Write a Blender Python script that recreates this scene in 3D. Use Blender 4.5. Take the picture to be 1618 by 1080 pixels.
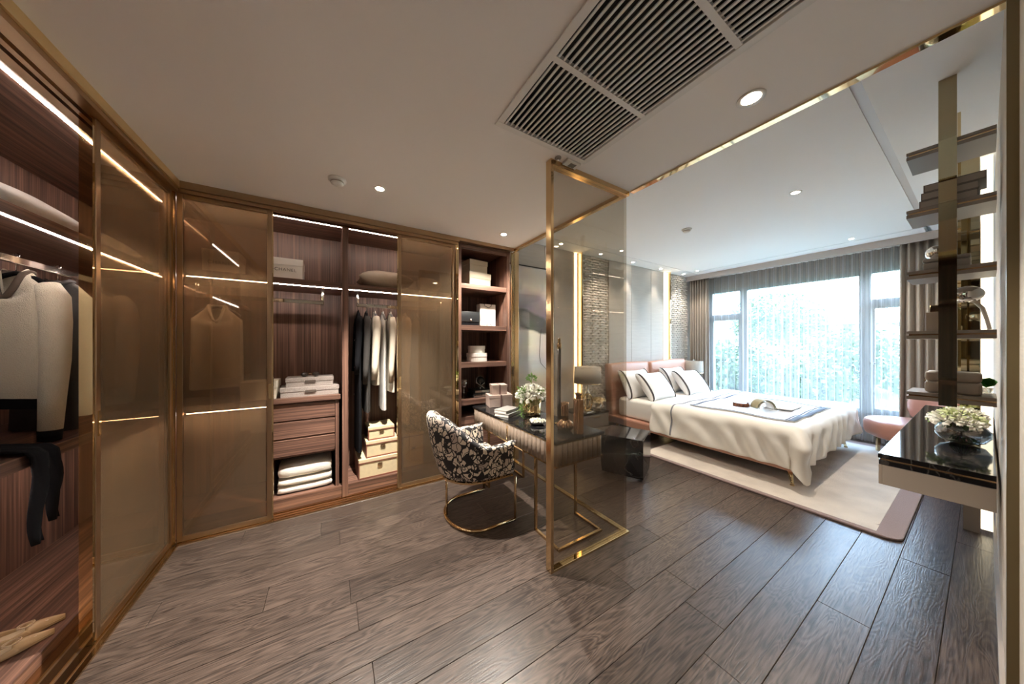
import bpy, bmesh, math, random
from mathutils import Vector, Matrix
PI = math.pi
sin, cos = math.sin, math.cos
random.seed(7)
for o in list(bpy.data.objects): bpy.data.objects.remove(o)
S = bpy.context.scene
COL = S.collection

# ------------------------------------------------------------------ camera
cam_d = bpy.data.cameras.new('camera')
cam_d.sensor_width = 36.0
cam_d.lens = 36.0 * 462.0 / 1618.0
cam_d.shift_y = 3.0 / 1618.0
cam_d.clip_start = 0.01
cam_d.clip_end = 300
cam = bpy.data.objects.new('camera', cam_d)
COL.objects.link(cam)
cam.location = (0, 0, 1.42)
cam.rotation_euler = (PI / 2, 0, math.radians(58.3 - 90))
S.camera = cam

# ------------------------------------------------------------------ world
W = bpy.data.worlds.new('sky')
S.world = W
W.use_nodes = True
wn = W.node_tree.nodes
wl = W.node_tree.links
wbg = wn['Background']
wtc = wn.new('ShaderNodeTexCoord')
wsep = wn.new('ShaderNodeSeparateXYZ')
wramp = wn.new('ShaderNodeValToRGB')
wl.new(wtc.outputs['Generated'], wsep.inputs[0])
wl.new(wsep.outputs['Z'], wramp.inputs[0])
wramp.color_ramp.elements[0].position = 0.0
wramp.color_ramp.elements[0].color = (0.74, 0.88, 1.0, 1)
wramp.color_ramp.elements[1].position = 0.7
wramp.color_ramp.elements[1].color = (0.36, 0.62, 1.0, 1)
wl.new(wramp.outputs[0], wbg.inputs['Color'])
wbg.inputs['Strength'].default_value = 13.0

# ------------------------------------------------------------------ exposure
S.view_settings.view_transform = 'Standard'
S.view_settings.look = 'None'
S.view_settings.gamma = 1.0
S.view_settings.use_curve_mapping = False
S.view_settings.exposure = 1.4

P_DOWN = 142.0      # dressing-room downlights
P_BED = 20.0       # bedroom downlights
E_LED = 32.0        # wardrobe LED strips
C_WARM = (1.0, 0.93, 0.83)
C_SOFT = (1.0, 0.90, 0.78)

# ------------------------------------------------------------------ mesh helpers
class B:
    def __init__(s):
        s.v = []; s.f = []
    def add(s, vs, fs):
        n = len(s.v)
        s.v += [tuple(p) for p in vs]
        s.f += [tuple(i + n for i in f) for f in fs]
        return s
    def box(s, x0, x1, y0, y1, z0, z1):
        return s.add([(x0, y0, z0), (x1, y0, z0), (x1, y1, z0), (x0, y1, z0), (x0, y0, z1), (x1, y0, z1), (x1, y1, z1), (x0, y1, z1)],
                     [(3, 2, 1, 0), (4, 5, 6, 7), (0, 1, 5, 4), (1, 2, 6, 5), (2, 3, 7, 6), (3, 0, 4, 7)])
    def cbox(s, c, d):
        return s.box(c[0] - d[0] / 2, c[0] + d[0] / 2, c[1] - d[1] / 2, c[1] + d[1] / 2, c[2] - d[2] / 2, c[2] + d[2] / 2)
    def rbox(s, x0, x1, y0, y1, z0, z1, r=0.02, seg=3):
        bm = bmesh.new()
        bmesh.ops.create_cube(bm, size=1)
        for v in bm.verts:
            v.co = Vector((x0 + (v.co.x + .5) * (x1 - x0), y0 + (v.co.y + .5) * (y1 - y0), z0 + (v.co.z + .5) * (z1 - z0)))
        bmesh.ops.bevel(bm, geom=bm.edges[:], offset=r, segments=seg, affect='EDGES', profile=0.5)
        s.frombm(bm)
        return s
    def frombm(s, bm):
        bm.verts.index_update()
        s.add([v.co[:] for v in bm.verts], [[v.index for v in f.verts] for f in bm.faces])
        bm.free()
    def tube(s, pts, r, n=8, closed=False, cap=True):
        P = [Vector(p) for p in pts]
        m = len(P)
        R = r if isinstance(r, (list, tuple)) else [r] * m
        vs = []; fs = []
        prev = None
        for i in range(m):
            if closed: t = P[(i + 1) % m] - P[i - 1]
            else: t = P[min(i + 1, m - 1)] - P[max(i - 1, 0)]
            t.normalize()
            if prev is None:
                a = Vector((0, 0, 1)) if abs(t.z) < .9 else Vector((1, 0, 0))
                u = t.cross(a).normalized()
            else:
                u = (prev - t * prev.dot(t)).normalized()
            prev = u
            w = t.cross(u)
            for k in range(n):
                an = 2 * PI * k / n
                vs.append(P[i] + (u * cos(an) + w * sin(an)) * R[i])
        for i in range(m if closed else m - 1):
            j = (i + 1) % m
            for k in range(n):
                l = (k + 1) % n
                fs.append((i * n + k, i * n + l, j * n + l, j * n + k))
        if cap and not closed:
            fs.append(tuple(range(n - 1, -1, -1)))
            fs.append(tuple((m - 1) * n + k for k in range(n)))
        return s.add(vs, fs)
    def bar(s, pts, w, h, closed=False):
        """square-section bar along a polyline lying flat or upright"""
        P = [Vector(p) for p in pts]
        for i in range(len(P) if closed else len(P) - 1):
            a, b = P[i], P[(i + 1) % len(P)]
            lo = [min(a[k], b[k]) - (w if k < 2 else h) / 2 for k in range(3)]
            hi = [max(a[k], b[k]) + (w if k < 2 else h) / 2 for k in range(3)]
            s.box(lo[0], hi[0], lo[1], hi[1], lo[2], hi[2])
        return s
    def lathe(s, prof, n=20, c=(0, 0, 0), flute=0, fl=0.0, sx=1.0, sy=1.0):
        vs = []; fs = []
        m = len(prof)
        for (r, z) in prof:
            for k in range(n):
                a = 2 * PI * k / n
                rr = r * (1 + fl * cos(flute * a)) if flute else r
                vs.append((c[0] + rr * cos(a) * sx, c[1] + rr * sin(a) * sy, c[2] + z))
        for i in range(m - 1):
            for k in range(n):
                l = (k + 1) % n
                fs.append((i * n + k, i * n + l, (i + 1) * n + l, (i + 1) * n + k))
        if prof[0][0] > 1e-5: fs.append(tuple(range(n - 1, -1, -1)))
        if prof[-1][0] > 1e-5: fs.append(tuple((m - 1) * n + k for k in range(n)))
        return s.add(vs, fs)
    def grid(s, fn, nu, nv, cu=False, cv=False):
        vs = [fn(i / (nu if cu else nu - 1), j / (nv if cv else nv - 1)) for i in range(nu) for j in range(nv)]
        fs = []
        for i in range(nu if cu else nu - 1):
            for j in range(nv if cv else nv - 1):
                a, b = (i + 1) % nu, (j + 1) % nv
                fs.append((i * nv + j, a * nv + j, a * nv + b, i * nv + b))
        return s.add(vs, fs)
    def prism(s, pts, z0, z1):
        n = len(pts)
        return s.add([(x, y, z0) for x, y in pts] + [(x, y, z1) for x, y in pts],
                     [tuple(range(n - 1, -1, -1)), tuple(range(n, 2 * n))] + [(i, (i + 1) % n, n + (i + 1) % n, n + i) for i in range(n)])
    def ball(s, c, r, n=12, m=8, sx=1, sy=1, sz=1):
        return s.lathe([(r * sin(PI * i / m), -r * cos(PI * i / m) * sz) for i in range(m + 1)], n, c, sx=sx, sy=sy)
    def xf(s, M):
        s.v = [tuple(M @ Vector(p)) for p in s.v]
        return s

def worldloc(o):
    v = Vector((0, 0, 0))
    while o:
        v += o.location; o = o.parent
    return v

def obj(name, b, m, parent=None, smooth=False, bevel=0.0, solid=0.0, sub=0, label=None, kind=None):
    me = bpy.data.meshes.new(name)
    off = worldloc(parent) if parent else Vector((0, 0, 0))
    me.from_pydata([(p[0] - off.x, p[1] - off.y, p[2] - off.z) for p in b.v], [], b.f)
    me.update()
    bm = bmesh.new(); bm.from_mesh(me)
    bmesh.ops.remove_doubles(bm, verts=bm.verts, dist=1e-6)
    bmesh.ops.recalc_face_normals(bm, faces=bm.faces)
    bm.to_mesh(me); bm.free()
    me.materials.append(m)
    if smooth:
        me.polygons.foreach_set('use_smooth', [True] * len(me.polygons))
    o = bpy.data.objects.new(name, me)
    COL.objects.link(o)
    o.parent = parent
    if solid:
        k = o.modifiers.new('solid', 'SOLIDIFY'); k.thickness = abs(solid); k.offset = 0 if solid > 0 else -1
    if bevel:
        k = o.modifiers.new('bevel', 'BEVEL'); k.width = bevel; k.segments = 2; k.limit_method = 'ANGLE'
    if sub:
        k = o.modifiers.new('sub', 'SUBSURF'); k.levels = sub; k.render_levels = sub
    if label: o['label'] = label
    if kind: o['kind'] = kind
    return o

def tag(o, label, cat, group=None, kind=None):
    o['label'] = label; o['category'] = cat
    if group: o['group'] = group
    if kind: o['kind'] = kind
    return o

def thing(name, label, cat, loc=(0, 0, 0), group=None):
    o = bpy.data.objects.new(name, None)
    COL.objects.link(o)
    o.location = loc
    o.empty_display_size = .1
    return tag(o, label, cat, group)

def solo(name, b, m, label, cat, group=None, **kw):
    """single-mesh thing with its origin at its base"""
    xs = [p[0] for p in b.v]; ys = [p[1] for p in b.v]; zs = [p[2] for p in b.v]
    c = ((min(xs) + max(xs)) / 2, (min(ys) + max(ys)) / 2, min(zs))
    b.v = [(p[0] - c[0], p[1] - c[1], p[2] - c[2]) for p in b.v]
    o = obj(name, b, m, None, **kw)
    o.location = c
    return tag(o, label, cat, group)

def struct(name, b, m, label=None, **kw):
    o = obj(name, b, m, None, **kw)
    o['kind'] = 'structure'
    o['label'] = label or name.replace('_', ' ')
    return o

def copytree(o, loc, rz=0.0, label=None, parent=None):
    c = o.copy(); COL.objects.link(c)
    if parent is None:
        c.location = loc; c.rotation_euler = (0, 0, rz)
        if label: c['label'] = label
    else: c.parent = parent
    for ch in list(o.children): copytree(ch, None, parent=c)
    return c

def text_mesh(txt, size):
    cu = bpy.data.curves.new('lettering', 'FONT')
    cu.body = txt; cu.size = size; cu.extrude = 0.0006
    cu.align_x = 'CENTER'; cu.align_y = 'CENTER'; cu.space_character = 1.15
    t = bpy.data.objects.new('tmp', cu); COL.objects.link(t)
    dg = bpy.context.evaluated_depsgraph_get()
    me = t.evaluated_get(dg).to_mesh()
    b = B(); b.add([v.co[:] for v in me.vertices], [list(p.vertices) for p in me.polygons])
    bpy.data.objects.remove(t)
    return b

# ------------------------------------------------------------------ materials
def nmat(name):
    m = bpy.data.materials.new(name); m.use_nodes = True
    return m, m.node_tree.nodes, m.node_tree.links, m.node_tree.nodes['Principled BSDF']

def objcoord(n, l, scale=(1, 1, 1), src='Object'):
    tc = n.new('ShaderNodeTexCoord'); mp = n.new('ShaderNodeMapping')
    mp.inputs['Scale'].default_value = scale
    l.new(tc.outputs[src], mp.inputs[0])
    return mp.outputs[0]

def pm(name, col, rough=.5, metal=0.0, var=None, bump=None, coat=0.0, sheen=0.0, emit=None, trans=0.0, spec=None, aniso=None):
    m, n, l, p = nmat(name)
    p.inputs['Base Color'].default_value = (*col, 1)
    p.inputs['Roughness'].default_value = rough
    p.inputs['Metallic'].default_value = metal
    p.inputs['Coat Weight'].default_value = coat
    p.inputs['Sheen Weight'].default_value = sheen
    p.inputs['Transmission Weight'].default_value = trans
    if spec is not None: p.inputs['Specular IOR Level'].default_value = spec
    if emit:
        p.inputs['Emission Color'].default_value = (*emit[0], 1)
        p.inputs['Emission Strength'].default_value = emit[1]
    if var:      # (scale xyz or float, amount, second colour or None)
        sc = var[0] if isinstance(var[0], tuple) else (var[0],) * 3
        nz = n.new('ShaderNodeTexNoise'); nz.inputs['Scale'].default_value = 1; nz.inputs['Detail'].default_value = 5
        l.new(objcoord(n, l, sc), nz.inputs['Vector'])
        rp = n.new('ShaderNodeValToRGB')
        a = var[1]
        c2 = var[2] if len(var) > 2 else tuple(c * (1 - a) for c in col)
        rp.color_ramp.elements[0].position = .35; rp.color_ramp.elements[1].position = .65
        rp.color_ramp.elements[0].color = (*c2, 1)
        rp.color_ramp.elements[1].color = (*[min(1, c * (1 + a * .5)) for c in col], 1)
        l.new(nz.outputs['Fac'], rp.inputs[0]); l.new(rp.outputs[0], p.inputs['Base Color'])
    if bump:
        sc = bump[0] if isinstance(bump[0], tuple) else (bump[0],) * 3
        nz = n.new('ShaderNodeTexNoise'); nz.inputs['Scale'].default_value = 1; nz.inputs['Detail'].default_value = 4
        l.new(objcoord(n, l, sc), nz.inputs['Vector'])
        bp = n.new('ShaderNodeBump'); bp.inputs['Strength'].default_value = bump[1]; bp.inputs['Distance'].default_value = .01
        l.new(nz.outputs['Fac'], bp.inputs['Height']); l.new(bp.outputs[0], p.inputs['Normal'])
    return m

def emis(name, col, st):
    m, n, l, p = nmat(name)
    n.remove(p)
    e = n.new('ShaderNodeEmission'); e.inputs[0].default_value = (*col, 1); e.inputs[1].default_value = st
    l.new(e.outputs[0], n['Material Output'].inputs[0])
    return m

def thin_glass(name, tint, refl=.06, rough=.02, veil=0.0, veilcol=(.3, .22, .15)):
    m, n, l, p = nmat(name)
    n.remove(p)
    tr = n.new('ShaderNodeBsdfTransparent'); tr.inputs[0].default_value = (*tint, 1)
    gl = n.new('ShaderNodeBsdfGlossy'); gl.inputs['Roughness'].default_value = rough; gl.inputs[0].default_value = (.9, .87, .82, 1)
    lw = n.new('ShaderNodeLayerWeight'); lw.inputs[0].default_value = refl * 3
    mx = n.new('ShaderNodeMixShader')
    sc = n.new('ShaderNodeMath'); sc.operation = 'MULTIPLY_ADD'; sc.inputs[1].default_value = .55; sc.inputs[2].default_value = refl
    l.new(lw.outputs['Fresnel'], sc.inputs[0]); l.new(sc.outputs[0], mx.inputs[0])
    base = tr
    if veil:
        df = n.new('ShaderNodeBsdfDiffuse'); df.inputs[0].default_value = (*veilcol, 1)
        tl = n.new('ShaderNodeBsdfTranslucent'); tl.inputs[0].default_value = (*veilcol, 1)
        ad = n.new('ShaderNodeMixShader'); ad.inputs[0].default_value = .6
        l.new(df.outputs[0], ad.inputs[1]); l.new(tl.outputs[0], ad.inputs[2])
        # fine woven mesh laminated in the glass
        ck = n.new('ShaderNodeTexNoise'); ck.inputs['Scale'].default_value = 1
        l.new(objcoord(n, l, (260, 260, 330)), ck.inputs['Vector'])
        m2 = n.new('ShaderNodeMath'); m2.operation = 'MULTIPLY_ADD'; m2.inputs[1].default_value = veil * .5; m2.inputs[2].default_value = veil * .75
        l.new(ck.outputs['Fac'], m2.inputs[0])
        m1 = n.new('ShaderNodeMixShader')
        l.new(m2.outputs[0], m1.inputs[0]); l.new(tr.outputs[0], m1.inputs[1]); l.new(ad.outputs[0], m1.inputs[2])
        base = m1
    l.new(base.outputs[0], mx.inputs[1]); l.new(gl.outputs[0], mx.inputs[2])
    l.new(mx.outputs[0], n['Material Output'].inputs[0])
    return m

def stripe_wood(name, grain):
    """dark zebra veneer; grain = axis the lines run along"""
    m, n, l, p = nmat(name)
    tc = n.new('ShaderNodeTexCoord'); sp = n.new('ShaderNodeSeparateXYZ'); l.new(tc.outputs['Object'], sp.inputs[0])
    def M(op, a, b):
        q = n.new('ShaderNodeMath'); q.operation = op
        for i, s_ in enumerate((a, b)):
            if isinstance(s_, (int, float)): q.inputs[i].default_value = s_
            else: l.new(s_, q.inputs[i])
        return q.outputs[0]
    X, Y, Z = sp.outputs
    if grain == 'z': ac, al = M('ADD', X, Y), Z
    elif grain == 'x': ac, al = M('ADD', Y, Z), X
    else: ac, al = M('ADD', X, Z), Y
    cb = n.new('ShaderNodeCombineXYZ')
    l.new(M('MULTIPLY', ac, 1.0), cb.inputs[0]); l.new(M('MULTIPLY', al, .012), cb.inputs[1])
    def noise(scale, det):
        q = n.new('ShaderNodeTexNoise'); q.inputs['Scale'].default_value = scale; q.inputs['Detail'].default_value = det
        q.inputs['Roughness'].default_value = .65
        l.new(cb.outputs[0], q.inputs['Vector']); return q.outputs['Fac']
    a = noise(70, 3); b = noise(19, 2)
    mx = M('ADD', M('MULTIPLY', a, .62), M('MULTIPLY', b, .38))
    rp = n.new('ShaderNodeValToRGB'); e = rp.color_ramp.elements
    e[0].position = .36; e[0].color = (.042, .021, .016, 1)
    e[1].position = .66; e[1].color = (.335, .182, .128, 1)
    k = rp.color_ramp.elements.new(.5); k.color = (.150, .078, .056, 1)
    l.new(mx, rp.inputs[0]); l.new(rp.outputs[0], p.inputs['Base Color'])
    p.inputs['Roughness'].default_value = .42
    return m

M_WZ = stripe_wood('zebra_wood_upright', 'z')
M_WX = stripe_wood('zebra_wood_along_x', 'x')
M_WY = stripe_wood('zebra_wood_along_y', 'y')
M_GOLD = pm('polished_champagne_gold', (.66, .47, .26), .16, 1.0)
M_GOLDM = pm('mirror_gold', (.78, .62, .36), .04, 1.0)
M_BRONZE = pm('bronze_mirror', (.42, .35, .22), .03, 1.0)
M_BRUSH = pm('brushed_bronze_frame', (.45, .32, .20), .3, 1.0)
M_GOLDS = pm('satin_yellow_gold', (.86, .68, .38), .42, 1.0)
M_CHROME = pm('chrome', (.85, .84, .82), .08, 1.0)
M_CEIL = pm('ceiling_paint', (.88, .86, .84), .9)
M_CEILB = pm('ceiling_paint_bedroom', (.86, .86, .86), .9)
M_WHITE = pm('white_plastic', (.78, .77, .74), .45)
M_DARK = pm('near_black', (.012, .012, .012), .6)
M_MESHGL = thin_glass('bronze_mesh_glass', (.70, .56, .42), .07, .03, .30, (.42, .325, .215))
M_SMOKE = thin_glass('smoked_glass', (.80, .77, .72), .05, .01)
M_CLEAR = thin_glass('lightly_smoked_glass', (.95, .94, .92), .03, .01)
M_PANE = thin_glass('window_glass', (.96, .98, .98), .03, .0)
M_LED = emis('led_warm_white', (1.0, .86, .75), E_LED)
M_LEDY = emis('led_warm_yellow', (1.0, .78, .46), 4.0)
M_LAMP = emis('lamp_glow', (1.0, .88, .70), 30.0)

# wallpaper: beige with fine horizontal lines
def wallpaper(name, col):
    m, n, l, p = nmat(name)
    nz = n.new('ShaderNodeTexNoise'); nz.inputs['Scale'].default_value = 1; nz.inputs['Detail'].default_value = 3
    l.new(objcoord(n, l, (3, 3, 160)), nz.inputs['Vector'])
    rp = n.new('ShaderNodeValToRGB')
    rp.color_ramp.elements[0].position = .4; rp.color_ramp.elements[1].position = .6
    rp.color_ramp.elements[0].color = (*[c * .92 for c in col], 1); rp.color_ramp.elements[1].color = (*col, 1)
    l.new(nz.outputs['Fac'], rp.inputs[0]); l.new(rp.outputs[0], p.inputs['Base Color'])
    p.inputs['Roughness'].default_value = .75
    return m
M_PAPER = wallpaper('beige_wallpaper', (.60, .53, .45))
M_PAPER2 = wallpaper('grey_beige_wallpaper', (.46, .41, .37))
M_PANEL = pm('silk_wall_panel', (.50, .45, .40), .6, var=((4, 4, 60), .05))
M_BASEB = pm('taupe_baseboard', (.32, .28, .25), .5)

# floor: smoked oak
def floor_mat():
    m, n, l, p = nmat('smoked_oak_plank')
    oi = n.new('ShaderNodeObjectInfo')
    tc = n.new('ShaderNodeTexCoord'); mp = n.new('ShaderNodeMapping'); mp.inputs['Scale'].default_value = (1.3, 9, 1)
    l.new(tc.outputs['Object'], mp.inputs[0])
    ad = n.new('ShaderNodeVectorMath'); ad.operation = 'ADD'
    sc = n.new('ShaderNodeVectorMath'); sc.operation = 'SCALE'; sc.inputs['Scale'].default_value = 40
    cb = n.new('ShaderNodeCombineXYZ'); l.new(oi.outputs['Random'], cb.inputs[0]); l.new(oi.outputs['Random'], cb.inputs[1])
    l.new(cb.outputs[0], sc.inputs[0]); l.new(mp.outputs[0], ad.inputs[0]); l.new(sc.outputs[0], ad.inputs[1])
    nz = n.new('ShaderNodeTexNoise'); nz.inputs['Scale'].default_value = 1.1; nz.inputs['Detail'].default_value = 2; nz.inputs['Distortion'].default_value = .6
    l.new(ad.outputs[0], nz.inputs['Vector'])
    # cathedral grain: rings of the smooth noise
    ml = n.new('ShaderNodeMath'); ml.operation = 'MULTIPLY'; ml.inputs[1].default_value = 105
    l.new(nz.outputs['Fac'], ml.inputs[0])
    sn = n.new('ShaderNodeMath'); sn.operation = 'SINE'; l.new(ml.outputs[0], sn.inputs[0])
    mp2 = n.new('ShaderNodeMapping'); mp2.inputs['Scale'].default_value = (6, 130, 1); l.new(tc.outputs['Object'], mp2.inputs[0])
    n2 = n.new('ShaderNodeTexNoise'); n2.inputs['Scale'].default_value = 1; n2.inputs['Detail'].default_value = 3; l.new(mp2.outputs[0], n2.inputs['Vector'])
    ma = n.new('ShaderNodeMath'); ma.operation = 'MULTIPLY_ADD'; ma.inputs[1].default_value = .10; l.new(sn.outputs[0], ma.inputs[0]); l.new(n2.outputs['Fac'], ma.inputs[2])
    rp = n.new('ShaderNodeValToRGB'); e = rp.color_ramp.elements
    e[0].position = .3; e[0].color = (.025, .018, .0152, 1); e[1].position = .72; e[1].color = (.098, .071, .057, 1)
    l.new(ma.outputs[0], rp.inputs[0])
    hs = n.new('ShaderNodeHueSaturation')
    mr = n.new('ShaderNodeMapRange'); mr.inputs['To Min'].default_value = .78; mr.inputs['To Max'].default_value = 1.22
    l.new(oi.outputs['Random'], mr.inputs[0]); l.new(mr.outputs[0], hs.inputs['Value']); l.new(rp.outputs[0], hs.inputs['Color'])
    l.new(hs.outputs[0], p.inputs['Base Color'])
    p.inputs['Roughness'].default_value = .31
    p.inputs['Specular IOR Level'].default_value = .42
    bp = n.new('ShaderNodeBump'); bp.inputs['Strength'].default_value = .18; bp.inputs['Distance'].default_value = .004
    l.new(ma.outputs[0], bp.inputs['Height']); l.new(bp.outputs[0], p.inputs['Normal'])
    return m
M_FLOOR = floor_mat()

# ------------------------------------------------------------------ shell
ZD, ZB = 2.565, 2.83          # dressing-room and bedroom ceilings
floor = struct('floor', B().box(-1.75, 6.95, -.3, 3.75, -.12, -.012), pm('screed', (.20, .17, .15), .9), 'smoked oak plank floor')
row = -.079 - .19
k = 0
while row < 3.62:
    y0, y1 = max(row, -.12), min(row + .19, 3.62)
    x = -1.7 - random.random() * 1.2
    if abs(row - .301) < .02: x = 2.29 - 1.9 * 3
    if abs(row - .871) < .02: x = 1.79 - 1.9 * 2
    while x < 6.9:
        x1 = x + 1.9
        a, c = max(x, -1.7), min(x1, 6.9)
        if c - a > .02:
            g = .0009; e = .0014
            bb = B().add([(a + g, y0 + g, -.012), (c - g, y0 + g, -.012), (c - g, y1 - g, -.012), (a + g, y1 - g, -.012),
                          (a + g, y0 + g, -e), (c - g, y0 + g, -e), (c - g, y1 - g, -e), (a + g, y1 - g, -e),
                          (a + g + e, y0 + g + e, 0), (c - g - e, y0 + g + e, 0), (c - g - e, y1 - g - e, 0), (a + g + e, y1 - g - e, 0)],
                         [(0, 1, 5, 4), (1, 2, 6, 5), (2, 3, 7, 6), (3, 0, 4, 7), (4, 5, 9, 8), (5, 6, 10, 9), (6, 7, 11, 10), (7, 4, 8, 11), (8, 9, 10, 11)])
            obj('plank', bb, M_FLOOR, floor)
        x = x1
    row += .19; k += 1

# dressing-room ceiling with the opening for the air grille
GX0, GX1, GY0, GY1 = .745, 1.345, .10, 1.32
cb_ = B()
cb_.box(-1.75, GX0, -.12, 3.75, ZD, ZD + .4).box(GX1, 1.95, -.12, 3.75, ZD, ZD + .4)
cb_.box(GX0, GX1, -.12, GY0, ZD, ZD + .4).box(GX0, GX1, GY1, 3.75, ZD, ZD + .4)
cb_.box(GX0, GX1, GY0, GY1, ZD + .25, ZD + .4)
ceil_d = struct('ceiling', cb_, M_CEIL, 'plain painted dressing room ceiling, lower than the bedroom ceiling')
# bedroom ceiling: boards with recessed shadow gaps between them
cb_ = B()
GYB, GXW = 3.05, 6.10
cb_.box(1.95, GXW - .008, .395, GYB - .008, ZB, ZB + .12)
cb_.box(1.95, 6.95, GYB + .008, 3.75, ZB, ZB + .12)
cb_.box(GXW + .008, 6.95, .395, GYB - .008, ZB, ZB + .12)
cb_.box(1.95, 6.95, -.12, .352, ZB, ZB + .12)
cb_.box(1.95, 6.95, -.12, 3.75, ZB + .08, ZB + .14)
ceil_b = struct('ceiling_bedroom', cb_, M_CEILB, 'white bedroom ceiling with recessed shadow gaps')
obj('recess_strip', B().box(1.95, 6.1, .352, .395, ZB + .006, ZB + .05), pm('pinkish_strip', (.62, .55, .52), .35), ceil_b)
# walls
wall_left = struct('wall_left', B().box(-1.8, -1.64, -.12, 3.8, -.1, 2.97), M_PAPER, 'wall behind the left wardrobe')
wall_back = struct('wall_back', B().box(-1.8, 1.93, 3.64, 3.8, -.1, 2.97).box(1.87, 6.95, 3.35, 3.8, -.1, 2.97), M_PAPER2, 'grey beige papered wall behind the bed')
wall_right = struct('wall_right', B().box(-1.8, 1.905, -.2, -.058, -.1, 2.97), M_PAPER, 'beige papered wall with fine lines beside the gold jamb')
wall_right_b = struct('wall_right_bedroom', B().box(1.905, 6.95, -.2, -.042, -.1, 2.97), M_PAPER, 'pale papered wall behind the floating shelves')
# window wall
WX = 6.72
ww = B().box(WX, WX + .2, -.2, 3.8, -.1, .40).box(WX, WX + .2, -.2, 3.8, 2.50, 3.0)
ww.box(WX, WX + .2, 3.02, 3.8, .4, 2.5).box(WX, WX + .2, -.2, .16, .4, 2.5)
wall_win = struct('wall_window', ww, M_PAPER2, 'wall around the wide bedroom window')
struct('roof', B().box(-1.9, 7.2, -.4, 4.0, 2.98, 3.2), M_CEIL, 'roof slab over the rooms')
# window
M_ALU = pm('grey_window_frame', (.42, .43, .43), .45, .3)
def winframe(name, y0, y1, z0, z1, t=.055, handle=False):
    f = B()
    x0, x1 = WX - .01, WX + .07
    f.box(x0, x1, y0, y0 + t, z0, z1).box(x0, x1, y1 - t, y1, z0, z1).box(x0, x1, y0 + t, y1 - t, z0, z0 + t).box(x0, x1, y0 + t, y1 - t, z1 - t, z1)
    w = struct(name, f, M_ALU, 'grey framed window panel', bevel=.004)
    obj('pane', B().box(WX + .025, WX + .035, y0 + t, y1 - t, z0 + t, z1 - t), M_PANE, w)
    if handle:
        obj('handle', B().box(WX - .05, WX - .01, y1 - .045, y1 - .02, 1.12, 1.16).box(WX - .06, WX - .045, y1 - .16, y1 - .02, 1.13, 1.15), M_CHROME, w)
    return w
winframe('window_1', 2.44, 3.02, .40, 1.96, .07)
winframe('window_2', 2.44, 3.02, 1.96, 2.50, .05)
winframe('window_3', .93, 2.44, .40, 2.50, .06)
winframe('window_4', .16, .93, .40, 2.02, .085, True)
winframe('window_5', .16, .93, 2.02, 2.50, .05)
# pelmet, baseboards, gold trims
struct('trim_1', B().box(6.38, 6.42, -.042, 3.35, 2.735, ZB), pm('pelmet_taupe', (.52, .46, .42), .6), 'taupe curtain pelmet along the window')
struct('baseboard_window', B().box(WX - .02, WX, -.042, 3.35, 0, .10), M_BASEB, 'taupe baseboard below the window')
struct('baseboard_back', B().box(1.95, 6.7, 3.335, 3.35, 0, .08), M_BASEB, 'taupe baseboard on the bed wall')
struct('baseboard_right', B().box(1.945, 6.7, -.042, -.030, 0, .07), M_BASEB, 'taupe baseboard below the shelves')
struct('trim_2', B().box(1.905, 1.945, -.04, 1.40, ZD - .010, ZD + .002), M_GOLDM, 'polished gold strip along the ceiling edge')
struct('trim_3', B().box(1.895, 1.945, -.06, -.0365, 0, ZD), pm('dark_olive_bronze', (.26, .21, .12), .32, 1.0), 'bronze jamb at the wall end')
# bed wall cladding: fabric panels, lit gold fins, relief panels
def wpanel(x0, x1, z0=.08):
    return obj('wall_panel', B().box(x0, x1, 3.325, 3.352, z0, ZB), M_PANEL, wall_back, bevel=.003)
wpanel(3.97, 4.555); wpanel(4.559, 5.148); wpanel(5.152, 5.555)
wpanel(1.96, 2.60); wpanel(2.604, 3.165)
M_REL = pm('ivory_relief', (.56, .52, .47), .35, .1)
def relief(x0, x1):
    b = B()
    nx = max(6, int((x1 - x0) / .078)); nz = 62
    dx = (x1 - x0) / nx; dz = (ZB - .01 - .3) / nz
    for j in range(nz):
        for i in range(-1, nx + 1):
            a = x0 + (i + (.5 if j % 2 else 0)) * dx; c = a + dx * .96
            a = max(a, x0); c = min(c, x1)
            if c - a < dx * .2: continue
            z0 = .3 + j * dz; z1 = z0 + dz * .94
            y = 3.335; h1 = .014; h2 = .050 if (i + j) % 2 else .030
            b.add([(a, y, z0), (c, y, z0), (c, y, z1), (a, y, z1), (a, y - h1, z0), (c, y - h2, z0), (c, y - h1 * .4, z1), (a, y - h2 * .6, z1)],
                  [(4, 5, 6, 7), (0, 1, 5, 4), (1, 2, 6, 5), (2, 3, 7, 6), (3, 0, 4, 7)])
    o = obj('relief_tiles', b, M_REL, wall_back); o['kind'] = 'stuff'; o['label'] = 'ivory woven relief tiles'
    obj('relief_backing', B().box(x0, x1, 3.333, 3.352, .08, ZB), M_REL, wall_back)
relief(3.30, 3.92); relief(5.79, 6.37)
for x0 in (3.165, 5.56):
    obj('led_strip', B().box(x0 + .04, x0 + .072, 3.325, 3.345, .1, ZB - .005), M_LEDY, wall_back)
    obj('gold_fin', B().box(x0 + .10, x0 + .125, 3.25, 3.352, .08, ZB - .002), M_GOLDM, wall_back)
# ------------------------------------------------------------------ wardrobes
ZT = 2.50      # cabinet interior top
SH0, SH1 = 1.930, 1.982
BN0, BN1 = .900, .955
def led(parent, x0, x1, y0, y1, z):
    return obj('led_strip', B().box(x0, x1, y0, y1, z - .005, z), M_LED, parent)

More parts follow.
